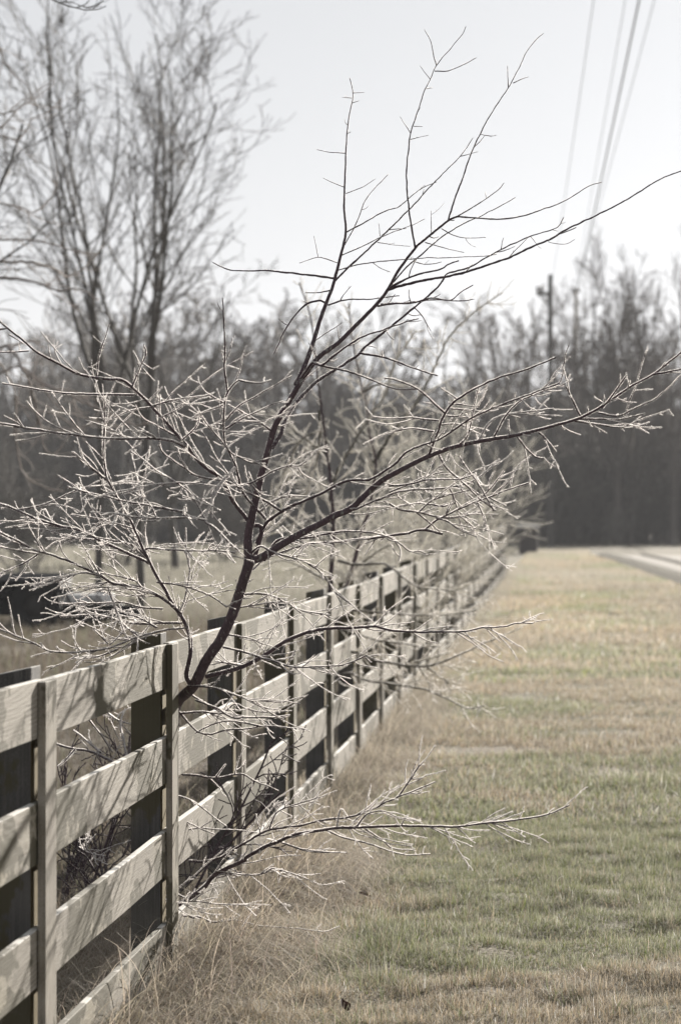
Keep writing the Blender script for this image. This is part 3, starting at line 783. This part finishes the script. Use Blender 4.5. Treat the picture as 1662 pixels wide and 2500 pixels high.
T4.add('V -80,60 60,90 200,80 300,95 420,190 540,260 720,280 830,290', 3.2, 1.3, z0=17.2, dz=-.8)
T4.add('V -120,560 200,660 400,690 560,715 700,715', 2.6, 1.3, z0=17.2, dz=-.8)
for b in ('O 1050,1560 1180,1150 1260,900 1300,600 1290,400', 'O 760,1700 850,1250 1000,900 1100,700 1230,620', 'O 700,1740 820,1350 900,1150 1060,1000 1180,960', 'S 860,1390 950,1330 1020,1320', 'S 800,1700 720,1640 660,1560',
          'S 806,1420 700,1370 640,1380', 'S 812,1330 740,1290 680,1240', 'D 1010,930 1130,880 1250,900', 'S 800,1110 720,1050 660,1000'): T4.add(b, 2.6, 1.3)
v4, q4, r4 = merge([tube(*single(w3, rd), 7, rng, .06) for w3, rd, r0 in T4.items[:3]])
fr4 = lambda r: np.clip(1 - (r - .002) / .010, 0, 1) * .6
mk('trunk', v4, q4, bark_m, s2, {'frost': fr4(r4)}, True, SR)
cr = [tube(*single(w3, rd), 5, rng, .2) for w3, rd, _ in T4.items[3:]]
for k, (w3, rd, r0) in enumerate(T4.items):
    L = np.sum(np.linalg.norm(np.diff(w3, axis=0), axis=1))
    for p, rr in twigs(rng, w3, rd, int(L * 28), .06, .48, .0028, 3, up=.35, tmin=.05 if k else .5, N=8): cr.append(tube(p, rr, 4, rng, .2))
part('crown', cr, twigmat('pale_twig', bark=(.07, .062, .05), frost=(.80, .77, .69), bias=.05, trans=.45), s2, SR, fr4)
HI = .3
spikes('hoarfrost', cr, frost_m, s2, SR, 1200, .006, .0010, .007, np.random.default_rng(4))

# frosted bushes growing along the far fence
def bush(name, px, Z, H, label, seed, n=26, spread=(.05, .75), per=(9, 6), side=0.0, mat=pale_bark, fr=.75, r0=.012, droop=.0, minr=.0035):
    rg = np.random.default_rng(seed); loc = at(px, Z)
    az = rg.uniform(0, 6.28, n); a = rg.uniform(*spread, n)
    d = np.stack([np.cos(az) * np.sin(a) + side, np.sin(az) * np.sin(a), np.cos(a)], -1); d /= np.linalg.norm(d, axis=1, keepdims=True)
    st = np.stack([rg.normal(0, .12, n), rg.normal(0, .12, n), np.full(n, -.05)], -1)
    lv = [grow(rg, st, d, H * rg.uniform(.5, 1.05, n), np.full(n, r0), np.full(n, .004), 9, .09, .03 - droop)]
    for pr in per: lv.append(children(rg, *lv[-1], pr, .2, (.4, 1.0), (.25, .5), .7, 5, .15, .03 - droop))
    lv = [(p, np.maximum(r, minr)) for p, r in lv]
    o = empty(name, loc, label, 'bush')
    fz = lambda r: r * 0 + fr
    part('stem', [tube(p, r, 4) for p, r in lv[:1]], mat, o, None, fz)
    part('crown', [tube(p, r, 3) for p, r in lv[1:]], mat, o, None, fz)
bush('frosted_bush', 905, 25, 2.3, 'pale frosted bush rising behind the nearer fence boards', 61, 14, side=.15, spread=(.05, .5))
bush('frosted_bush', 1040, 33.5, 2.5, 'tall cream frosted bush behind the fence, right of the second sapling', 62, 18, side=.12, spread=(.05, .5))
bush('grey_thicket', 60, 58, 2.6, 'grey leafless thicket at the left edge behind the trailer', 67, 26, mat=mid_bark, fr=.35, spread=(.05, .8), r0=.014, minr=.006)
bush('grey_thicket', 300, 66, 2.4, 'grey leafless thicket between the bare trees and the far wood', 68, 26, mat=mid_bark, fr=.3, spread=(.05, .8), r0=.014, minr=.006)
bush('grey_thicket', 560, 72, 2.8, 'grey leafless thicket in the pasture straight behind the leaning sapling', 69, 26, mat=mid_bark, fr=.3, spread=(.05, .8), r0=.014, minr=.006)
bush('dark_brush', 232, 36, .5, 'low dark brush in the shade at the foot of the bare trees', 66, 16, mat=mid_bark, fr=0, spread=(.3, 1.2), r0=.01, minr=.006)
bush('leafless_brush', 250, 10.6, .75, 'dark leafless brush tangled behind the fence boards by the leaning sapling', 65, 12, mat=twig_m, fr=.12, r0=.006, minr=.0016)

# standing trees of the far wood that can be told apart
for k, (px, Z, H, r0, sd, lab) in enumerate((
        (1505, 112, 10.0, .17, 71, 'far bare tree with a forked trunk, right of the utility pole'),
        (1445, 116, 9.4, .13, 72, 'slim far bare tree standing just right of the utility pole'),
        (1640, 113, 10.4, .17, 73, 'far bare tree at the right edge of the frame behind the drive'),
        (1250, 118, 9.2, .14, 74, 'far bare tree just left of the utility pole'))):
    grown('woodland_tree', tree_geo(sd, H, r0, .36, 5, (.15, .5), (7, 7, 5), .07, minr=.010), at(px, Z), lab, far_bark, far_bark, rot=k * 1.3, fr=.2)
# the rest of the far wood reads as one mass
rg = np.random.default_rng(77); VV = []
for s in range(4):
    lv = tree_geo(200 + s, 1.0, .017, .28, 6, (.25, .85), (5, 5, 3), .035, minr=.0016)
    VV.append(merge([tube(p, r, 3) for p, r in lv]))
for s in range(3):        # bushy undergrowth forms
    n = 14; az = rg.uniform(0, 6.28, n); a = rg.uniform(.05, .9, n)
    d = np.stack([np.cos(az) * np.sin(a), np.sin(az) * np.sin(a), np.cos(a)], -1)
    lv = [grow(rg, rg.normal(0, .1, (n, 3)) * [1, 1, 0], d, rg.uniform(.5, 1, n), np.full(n, .008), np.full(n, .004), 6, .1, .03)]
    for pr in (7, 5): lv.append(children(rg, *lv[-1], pr, .1, (.4, 1.0), (.3, .55), .8, 4, .15, .03))
    VV.append(merge([tube(p, np.maximum(r, .003), 3) for p, r in lv]))
VT, VU = [], []
def put(dst, k, x, y, sc, hz):
    v, q, r = VV[k]; a = rg.uniform(0, 6.28); c, s_ = math.cos(a), math.sin(a)
    w_ = np.stack([(v[:, 0] * c - v[:, 1] * s_) * sc, (v[:, 0] * s_ + v[:, 1] * c) * sc, v[:, 2] * sc * hz], -1) + np.array([x, y, float(ground(x, y))])
    dst.append((w_, q, r * 0 + rg.uniform(0, .5) ** 1.5 * 1.2))
for i in range(44):        # tall, open crowned trees
    y = rg.uniform(112, 165); px = rg.uniform(-300, 1900)
    if 880 < px < 1190: h = rg.uniform(6.6, 7.6) * y / 118
    elif px <= 880: h = rg.uniform(8.8, 11.8) * y / 125
    else: h = rg.uniform(8.6, 10.9) * y / 122
    p = P(px, 1290, y); put(VT, rg.integers(0, 4), p[0], p[1], h, 1)
for i in range(130):       # lower, crowded trees
    y = rg.uniform(114, 160); px = rg.uniform(-300, 1900); p = P(px, 1290, y)
    put(VT, rg.integers(0, 4), p[0], p[1], rg.uniform(4.6, 6.8) * y / 125, 1)
for i in range(230):
    y = rg.uniform(109, 150); px = rg.uniform(-350, 1950); p = P(px, 1290, y); put(VU, 4 + rg.integers(0, 3), p[0], p[1], rg.uniform(3.2, 6.0) if y > 120 else rg.uniform(2, 4.2), 1.1)
for i in range(70):        # bare stems standing at the front of the wood
    y = rg.uniform(110.5, 122); px = rg.uniform(-300, 1900); p = P(px, 1290, y); hgt = rg.uniform(4, 8); zz = np.linspace(-.1, hgt, 7)
    ln = rg.normal(0, .05, 2); wv_ = np.cumsum(rg.normal(0, .05, (7, 2)), axis=0)
    pts = np.stack([p[0] + ln[0] * zz + wv_[:, 0], p[1] + ln[1] * zz + wv_[:, 1], float(ground(p[0], p[1])) + zz], -1)
    v, q, r = tube(pts[None], (rg.uniform(.05, .11) * np.linspace(1, .35, 7))[None], 5); VT.append((v, q, r * 0 + rg.uniform(0, .55)))
v, q, r = merge(VT); tag(mk('woodland', v, q, far_bark, None, {'frost': r}), 'bare grey wood closing the view beyond the pasture', kind='stuff')
und = twigmat('undergrowth_bark', bark=(.075, .07, .06), frost=(.3, .28, .25), bias=-.1, trans=.15, nscale=10)
v, q, r = merge(VU); tag(mk('undergrowth', v, q, und, None, {'frost': r}), 'dense leafless undergrowth filling the foot of the far wood', kind='stuff')

# ------------------------------------------------------------------ utility poles and wires
polew = plain('creosoted_pole', (.075, .07, .065), .9, .2); porc = plain('glazed_porcelain', (.25, .24, .23), .3, .5); beige = plain('bleached_pole', (.5, .46, .39), .9, .2)
def lathe(name, prof, loc, mat, parent, seg=12, tilt=0):
    ang = np.arange(seg) * 2 * math.pi / seg
    v = np.concatenate([np.stack([r * np.cos(ang), r * np.sin(ang), np.full(seg, z)], -1) for r, z in prof])
    ii = np.arange(len(v)).reshape(len(prof), seg)
    q = np.stack([ii[:-1], np.roll(ii[:-1], -1, 1), np.roll(ii[1:], -1, 1), ii[1:]], -1).reshape(-1, 4)
    o = mk(name, v, q, mat, parent, smooth=True); o.location = loc; return o
def pole(name, px, Z, ytop, label, mat, arm):
    loc = at(px, Z); H = P(px, ytop, Z)[2] - loc[2]
    o = empty(name, loc, label, 'utility pole')
    lathe('shaft', [(0, -.2), (.105, -.2), (.10, 0), (.092, H * .4), (.082, H * .8), (.078, H), (.06, H + .03), (0, H + .03)], (0, 0, 0), mat, o)
    if arm:
        # short arm out to the left with a brace, a pin insulator and a can
        bm = boxes([(-.20, -.10, H - .62, .52, .08, .10)], .008); bmo('crossarm', bm, mat, o)
        b = tube(np.array([[[-.38, -.10, H - .66], [-.02, -.09, H - 1.0]]]), np.array([[.02, .02]]), 5); mk('brace', b[0], b[1], mat, o)
        for x in (-.41, -.28): lathe('insulator', [(0, 0), (.05, 0), (.07, .05), (.04, .09), (.07, .13), (.05, .2), (0, .22)], (x, -.10, H - .57), porc, o)
    else:
        for x in (-.12, .12): lathe('insulator', [(0, 0), (.06, 0), (.08, .06), (.04, .1), (.08, .15), (0, .2)], (x, 0, H - .1), porc, o)
    return loc, H
pole('utility_pole', 1343, 100, 672, 'dark utility pole with a short arm rising before the far wood', polew, True)
pole('utility_pole', 1405, 131, 708, 'pale distant utility pole where the overhead wires meet', beige, False)
wire_m = plain('wire_sheath', (.10, .11, .105), .6, .3)
def wire(a, b, Za, Zb, r, label):
    p0, p1 = P(*a, Za), P(*b, Zb); t = np.linspace(0, 1.5, 40)[:, None]
    pts = p0 + (p1 - p0) * t; pts[:, 2] += (.35 * (t * (t - 1)))[:, 0]
    v, q, _ = tube(pts[None], np.full((1, 40), r), 6)
    tag(mk('overhead_wire', v, q, wire_m), label, 'wire', 'overhead wires')
wire((1408, 705), (1559, 0), 123.8, 62, .021, 'thick dark overhead cable running down to the pale distant pole')
wire((1404, 712), (1596, 0), 123.8, 62, .008, 'thin overhead wire just right of the thick cable')
wire((1401, 705), (1525, 0), 123.8, 62, .0075, 'thin overhead wire just left of the thick cable')
wire((1346, 692), (1448, 0), 99.8, 50, .0065, 'faint overhead wire farthest to the left, over the dark pole')

# ------------------------------------------------------------------ pillar at the end of the fence
pb = G(1289, 1352); pil = empty('gate_pillar', pb, 'squat dark pillar with a pale flat cap at the end of the fence', 'pillar')
bmo('shaft', boxes([(0, 0, .33, .50, .5, .74)], .02), plain('dark_brick', (.07, .062, .06), .9, .2, .4, 12), pil)
bmo('cap', boxes([(-.02, 0, .745, .66, .62, .09), (-.02, 0, .81, .5, .46, .05)], .015), plain('cast_cap', (.46, .46, .47), .8, .2), pil)

# ------------------------------------------------------------------ black trailer in the pasture
tb = at(172, 36.3); tr = empty('flatbed_trailer', tb, 'low black trailer with a rounded mudguard parked by the bare trees', 'trailer'); tr.rotation_euler = (0, 0, YAW)
blk = plain('black_enamel', (.008, .008, .009), .7, .2); rub = plain('tyre_rubber', (.015, .015, .015), .85, .2); wht = plain('white_enamel', (.88, .87, .86), .5, .4); gry = plain('grey_steel', (.07, .07, .075), .5, .5)
u = 43 / FPX
bmo('deck', boxes([(-1.9, 0, .52, 3.7, 1.6, .12), (-1.95, 0, .30, 3.4, 1.2, .3)], .02), blk, tr)
bmo('side_rail', boxes([(-1.9, -.82, .60, 3.7, .05, .07), (-1.9, .82, .60, 3.7, .05, .07)], .01), gry, tr)
# mudguard arch
t = np.linspace(0, math.pi, 14); arc = np.stack([-.32 + .42 * np.cos(t), t * 0, .20 + .36 * np.sin(t)], -1)
v = np.concatenate([arc + [0, y, 0] for y in (-1.12, -.84)] + [arc * [1, 1, 1] + [0, y, .03] for y in (-1.12, -.84)]); nn = 14; ii = np.arange(56).reshape(4, 14)
qs = [np.stack([a[:-1], a[1:], b[1:], b[:-1]], -1) for a, b in ((ii[0], ii[1]), (ii[2], ii[3]), (ii[0], ii[2]), (ii[1], ii[3]))]
mk('mudguard', v, np.concatenate(qs), blk, tr)
dkr = plain('rusty_rim', (.03, .027, .025), .7, .2)
def wheel(x, y, z, R0):
    o = lathe('wheel', [(R0 * .45, -.1), (R0 * .9, -.1), (R0, -.06), (R0, .06), (R0 * .9, .1), (R0 * .45, .1), (R0 * .45, -.1)], (x, y, z), rub, tr, 24); o.rotation_euler = (R(90), 0, 0)
    h = lathe('rim', [(0, -.05), (R0 * .44, -.05), (R0 * .44, .06), (R0 * .15, .08), (0, .08)], (0, 0, 0), dkr, o, 20)
for y in (-.98, .98): wheel(-.32, y, .28, .3)
bmo('tool_box', boxes([(.24, -.2, .34, .60, .5, .13)], .015), wht, tr)
bmo('drawbar', boxes([(.35, -.2, .19, 1.0, .12, .16), (.18, -.2, .11, .25, .2, .1)], .01), blk, tr)
lathe('jack_stand', [(0, 0), (.07, 0), (.07, .02), (.03, .03), (.03, .3), (0, .3)], (.62, -.2, 0), gry, tr)

# ------------------------------------------------------------------ grass
def blades(rg, x, y, h, w_, segs, th0, curl, col, tip, az=None, tipcol=(.62, .60, .55)):
    n = len(x); az = rg.uniform(0, 6.28, n) if az is None else az
    p = np.stack([x, y, ground(x, y) - .004], -1); ax = np.stack([np.cos(az), np.sin(az), 0 * az], -1)
    wa = az + math.pi / 2 + rg.normal(0, .5, n); wd = np.stack([np.cos(wa), np.sin(wa), 0 * wa], -1)
    V = np.zeros((n, segs + 1, 2, 3)); Cc = np.zeros((n, segs + 1, 2, 3))
    for k in range(segs + 1):
        t = k / segs; ww = (w_ * (1 - .8 * t) * .5)[:, None] * wd
        V[:, k, 0] = p - ww; V[:, k, 1] = p + ww
        f = np.minimum(1, tip * t ** 1.1)[:, None]; Cc[:, k] = (col * (.75 + .25 * t) * (1 - f) + np.array(tipcol) * f)[:, None]
        th = th0 + curl * t
        p = p + (np.sin(th)[:, None] * ax + np.cos(th)[:, None] * np.array([0, 0, 1.0])) * (h / segs)[:, None]
        p[:, 2] = np.maximum(p[:, 2], ground(p[:, 0], p[:, 1]) + .002)
    ii = np.arange(n * (segs + 1) * 2).reshape(n, segs + 1, 2)
    q = np.stack([ii[:, :-1, 0], ii[:, :-1, 1], ii[:, 1:, 1], ii[:, 1:, 0]], -1).reshape(-1, 4)
    return V.reshape(-1, 3), q, Cc.reshape(-1, 3)
def lawn_col(rg, x, y):
    g = pn(x, y * .55, 1.25, 4) * .75 + pn(x, y, 4.5, 5) * .35 - .05
    # greener belt ahead of the fence foot, straw nearer to us
    belt = np.clip((y - 8.9) / 1.2, 0, 1) * np.clip((19.5 - y) / 5, 0, 1); g = g * .95 + belt * .26 - .06 - .06 * np.exp(-((y - 8.2) / .7) ** 2)
    g = np.clip((g - .40) / .22, 0, 1)[:, None]; n = len(x)
    straw = np.array([.37, .285, .18]) * rg.uniform(.22, 1.4, (n, 1)); green = np.array([.145, .175, .040]) * rg.uniform(.45, 1.5, (n, 1)); glint = rg.random((n, 1)) < .012  # glint: sparkle painted in, a few blades tinted near white
    pick = (rg.random((n, 1)) < .06 + .74 * g)
    return np.where(glint, np.array([.93, .93, .9]), np.where(pick, green, straw))
def tall_edge(x, y): return x - FX
rg = np.random.default_rng(9)
def scatter(n, y0, y1, xl, xr, pw=1.0):
    y = y0 + (y1 - y0) * rg.random(n) ** pw; a, b = xl(y), xr(y); return a + (b - a) * rg.random(n), y
gm = blademat('grass_blade')
V, Q, C = [], [], []; 
def keep(x, y, s, k): m = pn(x, y, s, k) + rg.normal(0, .15, len(x)) > .24; return x[m], y[m]
L0 = lambda y: y * 0 + FX + .02; R0 = lambda y: .0367 * y + .55
_e = np.array(e0)[np.argsort([p[1] for p in e0])]; RD = lambda y: np.minimum(.06 * y + 1, np.interp(y, _e[:, 1], _e[:, 0]) - .12)
acc = []
x, y = keep(*scatter(400000, 7.3, 14, L0, R0), 14, 21); n = len(x)
hm = .25 + .6 * pn(x, y, 3.2, 6) + 1.1 * pn(x, y, 15, 8) ** 2
acc.append(blades(rg, x, y, rg.uniform(.02, .055, n) * hm, rg.uniform(.0012, .0028, n), 4, rg.uniform(.35, 1.5, n), rg.uniform(-1.6, 2.4, n), lawn_col(rg, x, y), rg.uniform(.0, .9, n), az=rg.normal(0, .8, n) + np.where(rg.random(n) < .5, 0, math.pi)))
x, y = keep(*scatter(230000, 14, 40, L0, R0, 1.15), 4, 21); m_ = rg.random(len(x)) > (y - 27) / 13; x, y = x[m_], y[m_]; n = len(x)
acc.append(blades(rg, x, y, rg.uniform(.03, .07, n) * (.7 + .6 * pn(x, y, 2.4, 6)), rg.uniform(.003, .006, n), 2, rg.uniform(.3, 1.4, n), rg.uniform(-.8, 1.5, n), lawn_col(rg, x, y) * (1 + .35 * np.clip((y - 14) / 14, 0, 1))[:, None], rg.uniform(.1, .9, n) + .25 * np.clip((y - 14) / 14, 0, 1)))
x, y = keep(*scatter(135000, 25, 88, L0, RD, 1.2), 2, 21); m_ = rg.random(len(x)) < (y - 24) / 13; x, y = x[m_], y[m_]; n = len(x)
acc.append(blades(rg, x, y, rg.uniform(.04, .09, n), rg.uniform(.008, .018, n), 1, rg.uniform(.1, .8, n), rg.uniform(0, .8, n), lawn_col(rg, x, y) * (.8 + .8 * pn(x, y * .35, 1.1, 51))[:, None], rg.uniform(.25, 1.0, n) * (.7 + .5 * pn(x, y * .35, .9, 52))))
# coarser tufts and darker hollow clumps scattered over the turf
nt_ = 260; ty = 7.6 + 16 * rg.random(nt_) ** 1.3; tx = FX + .45 + (.0367 * ty + .1 - FX) * rg.random(nt_); per_ = 46
x = np.repeat(tx, per_); y = np.repeat(ty, per_); sp = np.repeat(rg.uniform(.02, .075, nt_), per_); n = len(x)
x = x + rg.normal(0, 1, n) * sp * 1.3; y = y + rg.normal(0, 1, n) * sp; tc = np.repeat(np.where(rg.random((nt_, 1)) < .62, np.array([[.105, .14, .035]]), np.array([[.33, .27, .19]])), per_, 0) * rg.uniform(.35, 1.3, (n, 1))
acc.append(blades(rg, x, y, rg.uniform(.03, .085, n), rg.uniform(.0016, .0034, n), 4, rg.uniform(.1, 1.2, n), rg.uniform(-.6, 1.8, n), tc, rg.uniform(.0, .7, n), az=rg.normal(0, .9, n) + np.where(rg.random(n) < .5, 0, math.pi)))
v, q, c = merge(acc); tag(mk('lawn_grass', v, q, gm, None, {'tint': c}), 'frosted short lawn grass, straw and green, right of the fence', kind='stuff')
# tall bent dry grass along the foot of the fence
acc = []
def clumpy(n, y0, y1, c0, sd, s=3.0):
    y = rg.uniform(y0, y1, n); x = FX + c0 + rg.normal(0, sd, n); m = pn(x * .6, y, s, 31) ** 1.5 > rg.random(n) * .6; return x[m], y[m]
def dry(n, lo=.4, hi=1.4): return np.array([.43, .37, .29]) * rg.uniform(lo, hi, (n, 1)) * np.array([1, 1, 1]) + rg.normal(0, .012, (n, 3))
for (cnt, y0, y1, c0, sdv, h0, h1, wd, sg) in ((34000, 7.4, 13, .11, .19, .14, .46, (.0018, .0038), 9), (13000, 7.4, 13, -.32, .2, .12, .40, (.0011, .0022), 8), (24000, 13, 26, .08, .15, .10, .34, (.0022, .004), 6), (9000, 26, 66, .06, .12, .10, .30, (.005, .010), 4), (9000, 13, 34, -.5, .4, .15, .42, (.0025, .005), 5)):
    x, y = clumpy(cnt, y0, y1, c0, sdv); n = len(x)
    fall = np.exp(-((x - FX - c0) / (sdv * 1.3)) ** 2)
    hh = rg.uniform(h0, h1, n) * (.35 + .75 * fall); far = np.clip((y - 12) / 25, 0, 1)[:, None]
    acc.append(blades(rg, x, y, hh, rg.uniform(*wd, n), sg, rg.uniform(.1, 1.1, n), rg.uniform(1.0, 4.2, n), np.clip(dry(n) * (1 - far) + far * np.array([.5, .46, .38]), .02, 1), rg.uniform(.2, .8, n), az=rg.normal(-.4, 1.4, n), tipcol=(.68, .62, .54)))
v, q, c = merge(acc); tag(mk('tall_dry_grass', v, q, gm, None, {'tint': c}), 'tall curling dead grass along the foot of the fence', kind='stuff')
# pasture on the far side of the fence
acc = []
LL = lambda y: -.20 * y - .4; RR = lambda y: y * 0 + FX - .35
for (cnt, y0, y1, wd, h, sg) in ((26000, 8.5, 20, (.002, .004), (.05, .16), 3), (60000, 20, 62, (.006, .013), (.07, .2), 2), (30000, 60, 100, (.015, .03), (.08, .18), 1)):
    x, y = keep(*scatter(cnt, y0, y1, LL, RR, 1), 1.5, 41); n = len(x)
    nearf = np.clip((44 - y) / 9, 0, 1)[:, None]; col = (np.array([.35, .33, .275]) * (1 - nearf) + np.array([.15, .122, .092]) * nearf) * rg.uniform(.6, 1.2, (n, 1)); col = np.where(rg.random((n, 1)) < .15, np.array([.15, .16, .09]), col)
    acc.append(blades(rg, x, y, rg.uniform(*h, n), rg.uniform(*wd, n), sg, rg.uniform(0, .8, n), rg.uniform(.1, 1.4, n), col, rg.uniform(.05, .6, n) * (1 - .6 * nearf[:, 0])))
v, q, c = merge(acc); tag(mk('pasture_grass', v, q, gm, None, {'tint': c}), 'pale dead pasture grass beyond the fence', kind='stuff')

# ------------------------------------------------------------------ fallen leaves
leafm = plain('dead_leaf', (.09, .045, .03), .7, .3, .4, 60)
def leaf(px, py, size, rot, label, up=.015, pos=None):
    loc = G(px, py) if pos is None else pos
    bm = bmesh.new(); nu, nv = 9, 5; vs = []
    for i in range(nu):
        t = i / (nu - 1); wdt = .42 * math.sin(math.pi * min(1, t * 1.02)) ** .8 + .015
        for j in range(nv):
            s_ = (j / (nv - 1) - .5) * 2
            vs.append(bm.verts.new(((t - .5) * size, s_ * wdt * size * .6, size * (.35 * s_ * s_ * wdt + .25 * (t - .5) ** 2 + .04 * math.sin(9 * t + 3 * s_)))))
    for i in range(nu - 1):
        for j in range(nv - 1): bm.faces.new([vs[i * nv + j], vs[i * nv + j + 1], vs[(i + 1) * nv + j + 1], vs[(i + 1) * nv + j]])
    bmesh.ops.solidify(bm, geom=bm.faces[:], thickness=.0006)
    o = bmo('dead_leaf', bm, leafm); o.location = (loc[0], loc[1], loc[2] + up); o.rotation_euler = rot
    tag(o, label, 'leaf', 'fallen leaves')
leaf(890, 2205, .055, (.5, .3, .6), 'dark curled leaf on the grass right of the fence foot', .03)
leaf(840, 2482, .060, (.3, -.5, 1.9), 'reddish brown leaf at the bottom edge of the lawn', .03)

# ------------------------------------------------------------------ winter haze
bm = boxes([(-10, 170, 14, 420, 420, 31)], 0)
n = NT('winter_haze'); n.set(n.out.inputs['Volume'], n.n('ShaderNodeVolumePrincipled', {'Color': (.93, .95, 1.0), 'Density': HAZE, 'Anisotropy': .1}))
tag(bmo('haze', bm, n.m), kind='stuff')
